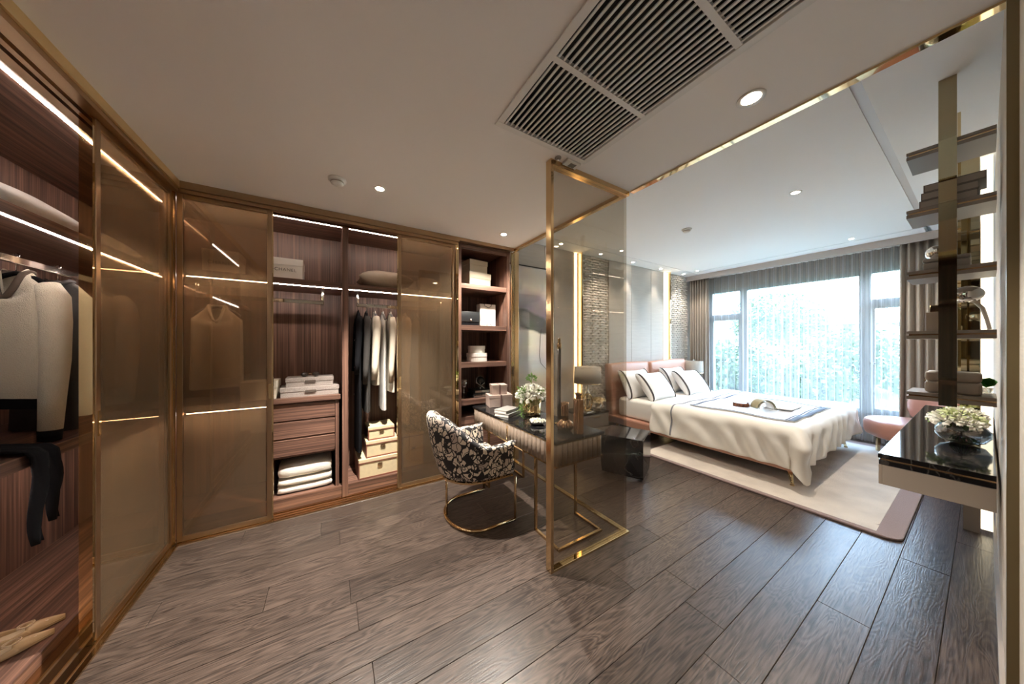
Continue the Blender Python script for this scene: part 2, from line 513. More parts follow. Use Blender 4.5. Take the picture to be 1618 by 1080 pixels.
def sliding_door(parent, axis, a0, a1, p, dz=(.014, 2.487), st=.032, th=.026, pane=M_MESHGL, hand=None):
    """framed glass leaf; axis 'y' = leaf runs along y at x = p, axis 'x' = along x at y = p"""
    z0, z1 = dz
    def bx(b, u0, u1, w0, w1, zz0, zz1):
        return b.box(w0, w1, u0, u1, zz0, zz1) if axis == 'y' else b.box(u0, u1, w0, w1, zz0, zz1)
    f = B()
    bx(f, a0, a0 + st, p, p + th, z0, z1); bx(f, a1 - st, a1, p, p + th, z0, z1)
    bx(f, a0 + st, a1 - st, p, p + th, z0, z0 + .035); bx(f, a0 + st, a1 - st, p, p + th, z1 - .03, z1)
    d = obj('sliding_door', f, M_BRUSH, parent, bevel=.003, label='bronze mesh glass sliding door')
    obj('pane', bx(B(), a0 + st, a1 - st, p + th * .35, p + th * .6, z0 + .035, z1 - .03), pane, d)
    if hand is not None:
        bx2 = bx(B(), hand - .008, hand + .008, p - .004, p, .98, 1.10) if axis == 'x' else bx(B(), hand - .008, hand + .008, p + th, p + th + .004, .98, 1.10)
        obj('handle', bx2, M_GOLDM, d)
    return d

# --- left wardrobe
wl_ = thing('wardrobe', 'zebra wood wardrobe with hanging knitwear and shoes on its floor', 'wardrobe', (-1.3, 1.8, 0))
obj('back_panel', B().box(-1.64, -1.615, -.055, 3.60, .0, ZT), M_WZ, wl_)
obj('top_panel', B().box(-1.615, -1.07, -.055, 3.60, ZT, ZT + .06), M_WY, wl_)
obj('shelf', B().box(-1.615, -1.085, -.055, 3.60, SH0, SH1), M_WY, wl_, bevel=.002)
obj('bench_shelf', B().box(-1.615, -1.085, -.055, 3.60, BN0, BN1), M_WY, wl_, bevel=.002)
obj('platform', B().box(-1.615, -1.085, -.055, 3.60, 0, .066), M_WY, wl_, bevel=.002)
for yy in (.55, ):
    obj('divider', B().box(-1.615, -1.085, yy, yy + .03, .066, ZT), M_WZ, wl_)
led(wl_, -1.156, -1.150, .6, 3.55, BN0)
obj('end_panel', B().box(-1.615, -1.086, 3.575, 3.60, .066, ZT), M_WZ, wl_)
led(wl_, -1.097, -1.091, .6, 3.55, ZT)
led(wl_, -1.098, -1.092, .6, 3.55, SH0)
obj('fascia', B().box(-1.06, -.905, -.055, 3.10, 2.515, ZD - .001), M_GOLDS, wl_)
obj('upper_track', B().box(-1.06, -1.02, -.055, 3.09, 2.488, 2.514).box(-1.005, -.985, -.055, 3.09, 2.490, 2.514).box(-.965, -.932, -.055, 3.09, 2.488, 2.514).box(-.932, -.915, -.055, 2.979, 2.488, 2.514), M_BRUSH, wl_)
obj('lower_track', B().box(-1.083, -1.045, -.055, 3.09, 0, .014).box(-1.03, -.995, -.055, 3.09, 0, .012).box(-.978, -.945, -.055, 3.09, 0, .012).box(-.937, -.915, -.055, 2.974, 0, .010), M_GOLD, wl_)
obj('track_channel', B().box(-1.05, -.93, -.055, 3.08, 0, .003), M_BRUSH, wl_)
sliding_door(wl_, 'y', 2.215, 2.99, -.975, hand=2.235)
obj('end_stile', B().box(-.992, -.952, 2.198, 2.213, .014, 2.487), M_GOLDM, wl_)
obj('corner_post', B().box(-.975, -.935, 2.996, 3.002, .0145, 2.487).box(-1.0, -.95, 3.002, 3.10, .0145, 2.487), M_WZ, wl_)
obj('corner_post_trim', B().box(-.949, -.934, 2.983, 2.995, .014, 2.487), M_GOLD, wl_)
obj('hanging_rail', B().box(-1.292, -1.268, 1.0, 3.0, 1.80, 1.836).box(-1.288, -1.272, 2.96, 2.98, 1.836, SH0).box(-1.288, -1.272, 1.2, 1.22, 1.836, SH0), M_CHROME, wl_, bevel=.004)

# --- back wardrobe, drawer bay
wb_ = thing('wardrobe', 'zebra wood wardrobe bay with three drawers and a folded blanket niche', 'wardrobe', (-.45, 3.3, 0))
YF = 3.125
obj('back_panel', B().box(-1.085, .085, 3.60, 3.63, 0, ZT), M_WZ, wb_)
obj('top_panel', B().box(-1.07, .085, 3.10, 3.60, ZT, ZT + .06), M_WX, wb_)
obj('shelf', B().box(-1.085, .085, YF, 3.60, SH0, SH1), M_WX, wb_, bevel=.002)
obj('lower_shelf', B().box(-1.085, -.452, YF, 3.60, BN0, BN1), M_WX, wb_, bevel=.002)
obj('platform', B().box(-1.085, .085, YF, 3.60, 0, .115), M_WX, wb_, bevel=.002)
led(wb_, -.92, .08, YF + .006, YF + .0115, ZT)
led(wb_, -.92, .08, YF + .006, YF + .0115, SH0)
led(wb_, -.92, -.46, YF + .006, YF + .0115, BN0)
# drawer chest
obj('chest_top', B().box(-.452, .072, YF - .01, 3.60, .915, BN1), M_WX, wb_, bevel=.002)
obj('chest_side', B().box(-.452, -.425, YF + .01, 3.60, .115, .915), M_WZ, wb_)
obj('chest_side', B().box(.032, .060, YF + .01, 3.60, .115, .915), M_WZ, wb_)
obj('chest_bottom', B().box(-.425, .032, YF + .03, 3.60, .44, .455), M_WX, wb_)
for z0, z1 in ((.762, .898), (.610, .748), (.458, .596)):
    dr = obj('drawer', B().box(-.422, .029, YF + .012, YF + .03, z0, z1), M_WX, wb_, bevel=.003)
    obj('finger_groove', B().box(-.422, .029, YF + .03, YF + .045, z1, z1 + .013), M_WX, dr)
obj('hanging_rail', B().box(-.93, -.06, 3.33, 3.354, 1.795, 1.83).box(-.08, -.06, 3.334, 3.350, 1.83, SH0).box(-.93, -.91, 3.334, 3.350, 1.83, SH0), M_CHROME, wb_, bevel=.004)
obj('fascia', B().box(-.905, .085, 2.965, 3.10, 2.515, ZD - .001), M_BRUSH, wb_)
obj('lower_track', B().box(-.93, .108, 2.975, 2.998, 0, .010).box(-.93, .108, 3.008, 3.035, 0, .012).box(-.93, .108, 3.05, 3.08, 0, .012).box(-1.04, .108, 3.09, 3.12, 0, .014), M_GOLD, wb_)
obj('track_channel', B().box(-.93, .108, 2.98, 3.12, 0, .003), M_BRUSH, wb_)
obj('upper_track', B().box(-.93, .108, 2.98, 3.03, 2.488, 2.514).box(-.93, .108, 3.07, 3.10, 2.488, 2.514), M_BRUSH, wb_)
sliding_door(wb_, 'x', -.932, -.405, 3.003, st=.03, hand=-.418)
obj('stile_edge', B().box(-.405, -.397, 3.003, 3.03, .014, 2.487), M_GOLDM, wb_)

# --- back wardrobe, hanging bay
wc_ = thing('wardrobe', 'zebra wood wardrobe bay holding dark dresses and pale coats', 'wardrobe', (.65, 3.3, 0))
obj('side_panel', B().box(.085, .133, YF - .022, 3.60, .0142, 2.512), M_WZ, wc_, bevel=.002)
obj('side_panel', B().box(1.155, 1.175, YF, 3.60, 0, 2.56), M_WZ, wc_)
obj('back_panel', B().box(.133, 1.155, 3.60, 3.63, 0, ZT), M_WZ, wc_)
obj('top_panel', B().box(.133, 1.155, 3.10, 3.60, ZT, ZT + .06), M_WX, wc_)
obj('shelf', B().box(.133, 1.155, YF, 3.60, SH0, SH1), M_WX, wc_, bevel=.002)
obj('platform', B().box(.133, 1.155, YF, 3.60, 0, .115), M_WX, wc_, bevel=.002)
led(wc_, .14, 1.15, YF + .006, YF + .0115, ZT)
led(wc_, .14, 1.15, YF + .006, YF + .0115, SH0)
obj('hanging_rail', B().box(.215, 1.10, 3.33, 3.354, 1.795, 1.83).box(.215, .235, 3.334, 3.350, 1.83, SH0).box(1.08, 1.10, 3.334, 3.350, 1.83, SH0), M_CHROME, wc_, bevel=.004)
obj('fascia', B().box(.085, 1.169, 2.965, 3.10, 2.515, ZD - .001), M_BRUSH, wc_)
obj('lower_track', B().box(.108, 1.155, 2.975, 2.998, 0, .010).box(.108, 1.155, 3.008, 3.035, 0, .012).box(.108, 1.155, 3.05, 3.08, 0, .012).box(.108, 1.155, 3.09, 3.12, 0, .014), M_GOLD, wc_)
obj('track_channel', B().box(.108, 1.155, 2.98, 3.12, 0, .003), M_BRUSH, wc_)
obj('upper_track', B().box(.108, 1.155, 2.98, 3.03, 2.488, 2.514).box(.108, 1.155, 3.07, 3.10, 2.488, 2.514), M_BRUSH, wc_)
sliding_door(wc_, 'x', .553, 1.135, 3.003, st=.03, hand=.57)
obj('stile_edge', B().box(.545, .553, 3.003, 3.035, .014, 2.487), M_GOLDM, wc_)
obj('corner_stile', B().box(1.138, 1.152, 2.985, 3.005, 0, 2.515).box(1.156, 1.166, 2.985, 3.03, 0, 2.515), M_GOLDM, wc_)

# --- open display shelves between the wardrobe and the partition
M_WD = M_WZ
wd_ = thing('display_cabinet', 'dark wood open shelf cabinet stacked with boxes behind the desk', 'cabinet', (1.52, 3.3, 0))
obj('side_panel', B().box(1.176, 1.218, 3.03, 3.60, 0, 2.515), M_WZ, wd_, bevel=.002)
obj('side_panel', B().box(1.800, 1.842, 3.03, 3.60, 0, 2.515), M_WZ, wd_, bevel=.002)
obj('back_panel', B().box(1.218, 1.800, 3.58, 3.60, 0, 2.515), M_WZ, wd_)
obj('top_panel', B().box(1.176, 1.842, 3.03, 3.60, 2.516, ZD - .001), M_WX, wd_)
obj('header', B().box(1.218, 1.800, 3.035, 3.055, 2.475, 2.515), M_WX, wd_)
for zz in (2.04, 1.575, 1.155, .735):
    obj('shelf', B().box(1.218, 1.800, 3.04, 3.58, zz, zz + .055), M_WX, wd_, bevel=.002)
obj('base_cabinet', B().box(1.218, 1.800, 3.06, 3.58, 0, .60), M_WX, wd_)
obj('fascia', B().box(1.17, 1.86, 2.965, 3.03, 2.530, ZD - .001), M_BRUSH, wd_)
obj('frame_edge', B().box(1.848, 1.862, 3.0, 3.03, 0, 2.52).box(1.868, 1.876, 2.992, 3.03, 0, 2.52), M_GOLDM, wd_)
obj('frame_gap', B().box(1.862, 1.868, 3.015, 3.03, 0, 2.52), M_WZ, wd_)

# ------------------------------------------------------------------ glass partition
gp = thing('glass_partition', 'smoked glass partition with gold post and base around the desk', 'partition', (1.5, 1.45, 0))
obj('post', B().box(1.150, 1.172, 1.405, 1.455, 0, ZD), M_GOLD, gp, bevel=.002)
obj('post_inner', B().box(1.172, 1.180, 1.425, 1.448, .02, 2.53), M_GOLDM, gp)
obj('base_plate', B().box(1.172, 1.905, 1.405, 1.445, 0, .016).box(1.865, 1.905, 1.445, 2.989, 0, .016), M_GOLDM, gp, bevel=.002)
obj('top_rail', B().box(1.172, 1.905, 1.405, 1.455, 2.53, ZD - .001).box(1.865, 1.910, 1.455, 2.989, 2.535, ZD - .001), M_GOLD, gp, bevel=.002)
obj('wall_post', B().box(1.880, 1.945, 2.99, 3.02, .016, 2.535), M_GOLD, gp, bevel=.002)
obj('front_pane', B().box(1.180, 1.900, 1.428, 1.436, .016, 2.53), M_SMOKE, gp)
obj('side_pane', B().box(1.886, 1.892, 1.445, 2.99, .016, 2.535), M_CLEAR, gp)

# ------------------------------------------------------------------ clothes
def cloth(name, col, rough=.85, bump=(90, .15), **kw): return pm(name, col, rough, bump=bump, **kw)
M_KNIT = cloth('cream_knit', (.74, .68, .56), .95, (220, .5), sheen=.3)
M_SHIRT = cloth('white_cotton', (.72, .70, .68))
M_GREYD = cloth('charcoal_satin', (.060, .058, .060), .45)
M_BLACK = cloth('black_cloth', (.010, .010, .012), .9, spec=.1)
M_CREAM = cloth('cream_cloth', (.66, .60, .50))
M_IVORY = cloth('ivory_cloth', (.72, .66, .54))
M_BEIGE = cloth('beige_wool', (.46, .39, .31))
M_TAUPE = cloth('taupe_cloth', (.045, .041, .038))
M_HANG = pm('grey_hanger', (.16, .15, .15), .4)
M_TRIM = cloth('brown_trim', (.10, .075, .06))

def hanger(loc, rz, label, m=M_HANG, w=.19, group=None):
    h = thing('coat_hanger', label, 'hanger', (0, 0, 0), group)
    obj('hook', B().tube([(0, 0, -.075), (0, 0, -.03), (.0, .0, -.012)] + [(.014 * sin(a), 0, .004 - .016 * cos(a)) for a in [i * PI / 6 for i in range(1, 9)]], .0022, 6), M_CHROME, h, True)
    obj('arm', B().tube([(-w, 0, -.15), (-w * .75, 0, -.118), (-w * .4, 0, -.092), (0, 0, -.075), (w * .4, 0, -.092), (w * .75, 0, -.118), (w, 0, -.15)], [.008, .012, .012, .010, .012, .012, .008], 8), m, h, True)
    h.location = loc; h.rotation_euler = (0, 0, rz)
    return h

def garment(name, label, cat, loc, rz, m, W=.2, D=.06, L=.7, flare=1.0, sleeve=.0, slr=.05, collar=None, cuff=None, hem=None, fold=1.0, seed=0, group=None, waist=0.0, vneck=False, buttons=None):
    g = thing(name, label, cat, (0, 0, 0), group)
    rr = random.Random(seed)
    ph = [rr.random() * 6 for _ in range(4)]
    zt = -.085
    def prof(t):
        w = W * (.30 + .70 * min(1, (t / .13)) ** .55) if t < .13 else W * (1 + (flare - 1) * (t - .13) / .87)
        w *= 1 - waist * math.exp(-((t - .45) / .16) ** 2)
        d = D * (.45 + .55 * min(1, t / .22)) * (1 + .25 * t)
        return w, d
    def body(u, v):
        w, d = prof(u); a = 2 * PI * v
        c_, s_ = cos(a), sin(a)
        f = fold * min(1, u * 1.6)
        x = w * math.copysign(abs(c_) ** .75, c_)
        y = d * s_ * (1 + .22 * f * sin(6 * a + ph[0])) + f * .012 * sin(9 * x / W + ph[1] + 2 * u)
        drop = zt - u * L + (.05 * abs(c_) ** 2 if u < .02 else 0) - (.02 * abs(c_) if u < .13 else 0)
        if vneck and s_ < -.2 and abs(c_) < .6: drop -= .16 * (1 - abs(c_) / .6) * max(0, 1 - u * 5)
        return (x, y, drop + fold * .006 * sin(3 * a + ph[2]) * u)
    obj('body', B().grid(body, 22, 30, cv=True), m, g, True)
    w0, _ = prof(.14)
    if sleeve:
        for sgn in (-1, 1):
            x0 = sgn * w0 * .93
            pts = [(x0 * .86, 0, zt - .045), (x0 * 1.02, 0, zt - .10), (x0 * 1.12, -.005, zt - .22), (x0 * 1.16, -.012, zt - .22 - sleeve * .35), (x0 * 1.15, -.02, zt - .2 - sleeve * .7), (x0 * 1.13, -.025, zt - .2 - sleeve)]
            s_ = obj('sleeve', B().tube(pts, [slr * .8, slr * 1.05, slr, slr * .95, slr * .85, slr * .75], 12), m, g, True)
            if cuff: obj('cuff', B().tube([pts[-1], (pts[-1][0], pts[-1][1] - .002, pts[-1][2] - .05)], [slr * .77, slr * .72], 12), cuff, s_, True)
    if collar:
        ring = [(W * .34 * cos(a), D * .62 * sin(a) - (.01 if sin(a) < 0 else 0), zt + .014 - (.13 if vneck else .045) * max(0, -sin(a)) ** 2) for a in [2 * PI * i / 20 for i in range(20)]]
        obj('collar', B().tube(ring, .011, 8, closed=True), collar, g, True)
    if hem:
        def hemf(u, v):
            p = body(.97 + .03 * u, v)
            return (p[0] * 1.02, p[1] * 1.04, p[2] - .03 * u)
        obj('hem_band', B().grid(hemf, 3, 30, cv=True), hem, g, True)
    if buttons:
        for i in range(buttons):
            u = .2 + .6 * i / buttons
            w, d = prof(u)
            obj('button', B().ball((0, -d * 1.12 - .004, zt - u * L), .008, 8, 5), M_CHROME, g, True)
    g.location = loc; g.rotation_euler = (0, 0, rz)
    return g

RL = 1.833     # point where hooks sit on the left rail
HG = 'hangers on the left rail'
def hung(kind, label, cat, loc, rz, hl, hm=M_HANG, **kw):
    hanger(loc, rz, hl, hm, kw.get('W', .2) * .92)
    return garment(kind, label, cat, loc, rz, **kw)
hung('shirt', 'white shirt on the left rail beside the cream sweater', 'shirt', (-1.28, 2.02, RL), -.5, 'black hanger inside the white shirt', M_BLACK, m=M_SHIRT, W=.185, D=.06, L=.66, sleeve=.50, slr=.055, collar=M_SHIRT, seed=1)
hung('sweater', 'cream knitted sweater with brown neckline and black cuffs', 'sweater', (-1.28, 2.43, RL), -.45, 'dark hanger inside the cream sweater', M_BLACK, m=M_KNIT, W=.165, D=.05, L=.60, sleeve=.535, slr=.046, collar=M_TRIM, cuff=M_BLACK, hem=M_BLACK, seed=2, fold=.6, vneck=True)
hung('dress', 'charcoal grey satin dress with collar beside the cream sweater', 'dress', (-1.28, 2.68, RL), -.4, 'grey hanger inside the charcoal dress', m=M_GREYD, W=.185, D=.05, L=.785, flare=1.05, sleeve=.0, collar=M_GREYD, seed=3, waist=.12)
hung('jacket', 'pale tweed jacket behind the left mesh glass door', 'jacket', (-1.28, 2.88, RL), -.3, 'hanger inside the pale tweed jacket', m=M_CREAM, W=.20, D=.06, L=.70, sleeve=.48, collar=M_CREAM, seed=4)
hung('vest', 'white sleeveless vest behind the mesh glass door beside the drawers', 'vest', (-.80, 3.33, RL - .03), .0, 'hanger inside the white vest', m=M_IVORY, W=.155, D=.05, L=.66, flare=1.05, collar=M_CREAM, seed=5, vneck=True)
RB = 1.815
q = PI / 2
hung('dress', 'long black dress with silver buttons beside the wardrobe divider', 'dress', (.230, 3.342, RB), -q, 'black hanger inside the long black dress', M_BLACK, m=M_BLACK, W=.185, D=.022, L=1.36, flare=1.0, seed=6, buttons=3, sleeve=.4, slr=.028, fold=.35)
hung('coat', 'dark taupe coat between the black dress and a white knit', 'coat', (.302, 3.342, RB), -q, 'black hanger inside the dark taupe coat', M_BLACK, m=M_TAUPE, W=.19, D=.022, L=.98, seed=7, sleeve=.5, slr=.030, fold=.35)
hung('jacket', 'fluffy white knit jacket beside the dark taupe coat', 'jacket', (.382, 3.342, RB), -q, 'hanger inside the fluffy white jacket', m=M_CREAM, W=.195, D=.028, L=.72, seed=8, sleeve=.46, slr=.036, fold=.35)
hung('blouse', 'thin white blouse between the fluffy jacket and the beige coat', 'blouse', (.460, 3.342, RB), -q, 'hanger inside the thin white blouse', m=M_SHIRT, W=.17, D=.022, L=.98, seed=9, fold=.35)
hung('coat', 'beige wool coat beside the door stile', 'coat', (.533, 3.342, RB), -q, 'hanger inside the beige wool coat', m=M_CREAM, W=.195, D=.024, L=.80, seed=10, sleeve=.5, slr=.030, fold=.35)
hung('coat', 'pale coat hanging behind the mesh door by the chair', 'coat', (.68, 3.342, RB), -q, 'hanger inside the pale coat behind glass', m=M_CREAM, W=.19, D=.03, L=1.15, seed=11, sleeve=.5, slr=.034, fold=.35)
hung('dress', 'beige dress hanging deepest behind the mesh door', 'dress', (.80, 3.342, RB), -q, 'hanger inside the beige dress behind glass', m=M_BEIGE, W=.18, D=.03, L=1.2, seed=12, fold=.35)

# black trousers lying over the bench edge, legs dangling
tr = B()
def leg(x_off, y0, drop, wd):
    def f(u, v):
        s = u * 1.0
        a = (v - .5) * wd
        if s < .45: p = (-1.42 + s / .45 * .358, 0, BN1 + .014 + .05 * (1 - s / .45))
        else:
            t = (s - .45) / .55
            p = (-1.062 + .012 * sin(t * 5), 0, BN1 + .012 - t * drop)
        return (p[0] + .012 * sin(v * 7 + u * 6), y0 + a * (1 - .45 * max(0, s - .45)) + .05 * s + .01 * sin(6 * s + x_off), p[2])
    return f
tr.grid(leg(0, 2.09, .40, .065), 22, 6); tr.grid(leg(2, 2.165, .34, .06), 22, 6)
solo('trousers', tr, M_BLACK, 'black sash trousers dangling over the wooden bench edge', 'trousers', smooth=True, solid=.01)

# pointed flats on the wardrobe floor
M_SHOE = pm('nude_patent_leather', (.62, .47, .28), .25, coat=.4)
M_INSO = pm('insole', (.70, .58, .42), .6)
def shoe(label, x, y, rz):
    s = thing('flat_shoe', label, 'shoe', (0, 0, 0), 'pair of nude flats')
    def hw(t): return (.030 + .010 * sin(PI * min(1, t * 1.15)) + .004) * (1 - max(0, (t - .55) / .45) ** 1.6 * .93) * (min(1, (t + .03) / .10) ** .5)
    def ht(t): return .050 - .030 * min(1, t / .5) if t < .5 else .020 + .016 * sin(PI * (t - .45) / .62)
    N = 22
    b = B()
    b.grid(lambda u, v: ((u - .5) * .25, (v * 2 - 1) * hw(u), .005 if v in (0, 1) else .004), N, 5)
    for sg in (-1, 1):
        b.grid(lambda u, v: ((u - .5) * .25, sg * hw(u) * (1.0 - .12 * v), .004 + v * (ht(u) if u < .62 else .012)), N, 4)
    b.grid(lambda u, v: ((u * .40 + .60 - .5) * .25, (v * 2 - 1) * hw(u * .40 + .60) * .98, .010 + ht(u * .4 + .6) * .95 * (1 - abs(v * 2 - 1) ** 2.2) * (1 - .3 * u)), 12, 9)
    obj('upper', b, M_SHOE, s, True, solid=.003)
    obj('insole', B().grid(lambda u, v: ((u * .62 - .48) * .25, (v * 2 - 1) * hw(u * .62 + .02) * .9, .010), 12, 4), M_INSO, s)
    bw = B()
    for sg in (-1, 1):
        bw.tube([(.03 + .022 * cos(a) * sg - .006, .02 * sin(a), .036 + .010 * sin(a * .5)) for a in [2 * PI * i / 12 for i in range(12)]], .0025, 6, closed=True)
        bw.tube([(.03, 0, .036), (.055, sg * .012, .034), (.082, sg * .010, .032)], .0025, 6)
    obj('bow', bw, M_INSO, s, True)
    s.location = (x, y, .0665); s.rotation_euler = (0, 0, rz)
shoe('nude pointed flat shoe with bow, the one by the platform front edge', -1.215, 2.235, .42)
shoe('nude pointed flat shoe with bow, the one towards the wardrobe back', -1.235, 2.345, .30)

# ------------------------------------------------------------------ pillows and boxes in the wardrobes
def cushion(c, sx, sy, sz, n=20, pinch=.35, seed=0):
    """pillow lying flat: sizes are half extents"""
    rr = random.Random(seed); ph = rr.random() * 6
    b = B()
    for sg in (1, -1):
        def f(u, v):
            a, d = u * 2 - 1, v * 2 - 1
            x = a * (1 - .10 * (1 - abs(d)) * 0 - pinch * .18 * d * d * abs(a) ** 4 * 0 - .07 * (1 - d * d) * abs(a) ** 3 * -1 * 0)
            k = (1 - abs(a) ** 2.6) * (1 - abs(d) ** 2.6)
            e = .08 * (1 - abs(d) ** 2); g = .08 * (1 - abs(a) ** 2)
            x = a * (1 - e * abs(a) ** 2); y = d * (1 - g * abs(d) ** 2)
            z = sg * max(0, k) ** .5
            wr = .05 * sin(9 * a + ph) * sin(7 * d + ph * 2) * k
            return (c[0] + x * sx, c[1] + y * sy, c[2] + (z + wr) * sz)
        b.grid(f, n, n)
    return b
M_PILW = cloth('white_linen', (.80, .78, .75), .9, (30, .25))
M_PILB = cloth('beige_satin', (.50, .41, .31), .5, (24, .3))
solo('pillow', cushion((-1.36, 2.40, SH1 + .085), .19, .30, .084, seed=1), M_PILW, 'white pillow on the top shelf of the left wardrobe', 'pillow', smooth=True)
solo('pillow', cushion((-1.36, 3.0, SH1 + .08), .18, .27, .08, seed=2), M_PILW, 'white pillow on the shelf behind the left mesh door', 'pillow', smooth=True)
solo('pillow', cushion((.485, 3.33, SH1 + .094),       .265, .19, .095, seed=3), M_PILB, 'shiny beige pillow on the shelf above the hanging clothes', 'pillow', smooth=True)
solo('pillow', cushion((.91, 3.36, SH1 + .09), .15, .18, .09, seed=4), M_PILB, 'beige pillow on the shelf behind the mesh door', 'pillow', smooth=True)

M_CARD = pm('white_card', (.86, .83, .78), .6)
M_INK = pm('black_print', (.015, .015, .015), .6)
def brand_box(label, x0, x1, y0, y1, z0, z1):
    t = thing('gift_box', label, 'box', ((x0 + x1) / 2, (y0 + y1) / 2, z0))
    obj('box_body', B().box(x0 + .003, x1 - .003, y0 + .003, y1, z0, z1 - .03), M_CARD, t, bevel=.002)
    obj('lid', B().box(x0, x1, y0, y1 + .003, z1 - .16 * (z1 - z0) - .03, z1), M_CARD, t, bevel=.002)
    tx = text_mesh('CHANEL', .036)
    tx.xf(Matrix.Translation(((x0 + x1) / 2, y0 - .0012 + .003, z0 + (z1 - z0) * .45)) @ Matrix.Rotation(PI / 2, 4, 'X'))
    obj('lettering', tx, M_INK, t)
brand_box('white CHANEL box on the shelf right of the bronze stile', -.465, -.215, 3.20, 3.42, SH1, SH1 + .185)
brand_box('white CHANEL box on the shelf behind the mesh glass door', -.86, -.64, 3.20, 3.42, SH1, SH1 + .185)

def lidbox(name, label, c, w, d, h, lh, m, ml=None, rz=0, group=None, extra=None):
    t = thing(name, label, 'box', (0, 0, 0), group)
    obj('box_body', B().box(-w / 2 + .004, w / 2 - .004, -d / 2 + .004, d / 2 - .004, 0, h - lh * .5), m, t, bevel=.002)
    obj('lid', B().box(-w / 2, w / 2, -d / 2, d / 2, h - lh, h), ml or m, t, bevel=.002)
    if extra: extra(t, w, d, h, lh)
    t.location = c; t.rotation_euler = (0, 0, rz)
    return t
M_BOXI = pm('ivory_box', (.66, .58, .46), .6, var=(40, .06))
lidbox('storage_box', 'ivory lidded box beside the grey textured cases', (-.512, 3.27, BN1), .235, .24, .15, .06, M_BOXI)
# two grey textured cases with sunglasses
M_SHAG = pm('grey_shagreen', (.40, .345, .315), .45, var=(160, .25), bump=(200, .2))
def case_x(t, w, d, h, lh):
    obj('handle', B().box(-.04, .04, -d / 2 - .008, -d / 2, h - lh - .012, h - lh + .010), M_TRIM, t, bevel=.002)
lidbox('document_case', 'larger grey textured case lying on the drawer chest', (-.165, 3.30, BN1), .435, .27, .083, .036, M_SHAG, rz=.06, extra=case_x)
lidbox('document_case', 'smaller grey textured case under the sunglasses', (-.165, 3.32, BN1 + .084), .36, .22, .078, .034, M_SHAG, rz=.03, extra=case_x)
sg_ = thing('sunglasses', 'dark sunglasses folded on the smaller grey case', 'glasses', (-.165, 3.26, BN1 + .163))
M_LENS = pm('dark_lens', (.03, .022, .018), .08)
for sx in (-.055, .03):
    obj('lens', B().lathe([(.027, -.002), (.027, .002)], 16).xf(Matrix.Translation((-.165 + sx + .012, 3.25, BN1 + .187)) @ Matrix.Rotation(PI / 2 - .25, 4, 'X') @ Matrix.Diagonal((1, .82, 1, 1))), M_LENS, sg_, True)
obj('bridge', B().tube([(-.165 - .018, 3.249, BN1 + .194), (-.1655, 3.246, BN1 + .198), (-.149, 3.249, BN1 + .194)], .002, 6), M_GOLDM, sg_, True)
for sx, dx in ((-.236, .05), (-.096, -.05)):
    obj('temple', B().tube([(sx, 3.252, BN1 + .19), (sx + .004, 3.275, BN1 + .178), (sx + dx, 3.30, BN1 + .168)], .0022, 6), M_TRIM, sg_, True)
# folded blankets
M_FLEE = cloth('white_fleece', (.80, .77, .70), .95, (120, .4), sheen=.3)
for i, (lab, h, w) in enumerate((('bottom', .062, .395), ('middle', .062, .39), ('thick top', .115, .385))):
    z0 = .116 + (0, .064, .128)[i]
    def fb(u, v, h=h, w=w, z0=z0, i=i):
        a = 2 * PI * v
        c_, s_ = cos(a), sin(a)
        y = (.19) * math.copysign(abs(c_) ** .35, c_); z = h / 2 * math.copysign(abs(s_) ** .6, s_)
        e = 1 - .10 * abs(2 * u - 1) ** 6
        return (-.195 + (u - .5) * w + .004 * sin(5 * a + i), 3.36 + y * e, z0 + h / 2 + z * e * (1 - .06 * sin(7 * u + i) ** 2))
    bb = B().grid(fb, 14, 28, cv=True)
    n0 = [k for k in range(28)]
    bb.f += [tuple(n0[::-1]), tuple(13 * 28 + k for k in range(28))]
    solo('folded_blanket', bb, M_FLEE, 'white folded fleece blanket, %s of the stack below the drawers' % lab, 'blanket', 'folded blankets in the niche', smooth=True)
# three cream trunks with red-brown binding
M_TRK = pm('cream_trunk', (.68, .58, .38), .5, var=(30, .05))
M_RED = pm('red_brown_binding', (.23, .09, .06), .5)
def trunk_x(t, w, d, h, lh):
    obj('binding', B().box(-w / 2 - .001, w / 2 + .001, -d / 2 - .0015, -d / 2 + .006, h - lh - .008, h - lh + .002).box(-w / 2 - .001, w / 2 + .001, -d / 2 - .0015, -d / 2 + .006, .0, .012)
        .box(-w / 2 - .0015, -w / 2 + .008, -d / 2 - .0015, d / 2, .0, h - lh).box(w / 2 - .008, w / 2 + .0015, -d / 2 - .0015, d / 2, .0, h - lh), M_RED, t)
    c_ = obj('clasp', B().box(-.022, .022, -d / 2 - .006, -d / 2 - .001, h * .52, h * .52 + .034), M_BRUSH, t, bevel=.003)
    obj('clasp_loop', B().box(-.012, .012, -d / 2 - .009, -d / 2 - .006, h * .52 + .006, h * .52 + .020), M_GOLDM, c_)
TG = 'stack of cream trunks'
lidbox('trunk', 'largest cream trunk with red-brown binding at the bottom of the stack', (.405, 3.32, .116), .375, .33, .185, .03, M_TRK, rz=.03, group=TG, extra=trunk_x)
lidbox('trunk', 'middle cream trunk with red-brown binding', (.436, 3.33, .302), .305, .30, .16, .028, M_TRK, rz=.03, group=TG, extra=trunk_x)
lidbox('trunk', 'smallest cream trunk on top of the stack under the coats', (.428, 3.34, .463), .245, .26, .125, .025, M_TRK, rz=.03, group=TG, extra=trunk_x)
lidbox('trunk', 'cream trunk partly hidden behind the mesh door stile', (.74, 3.34, .116), .22, .30, .36, .03, M_TRK, extra=trunk_x)

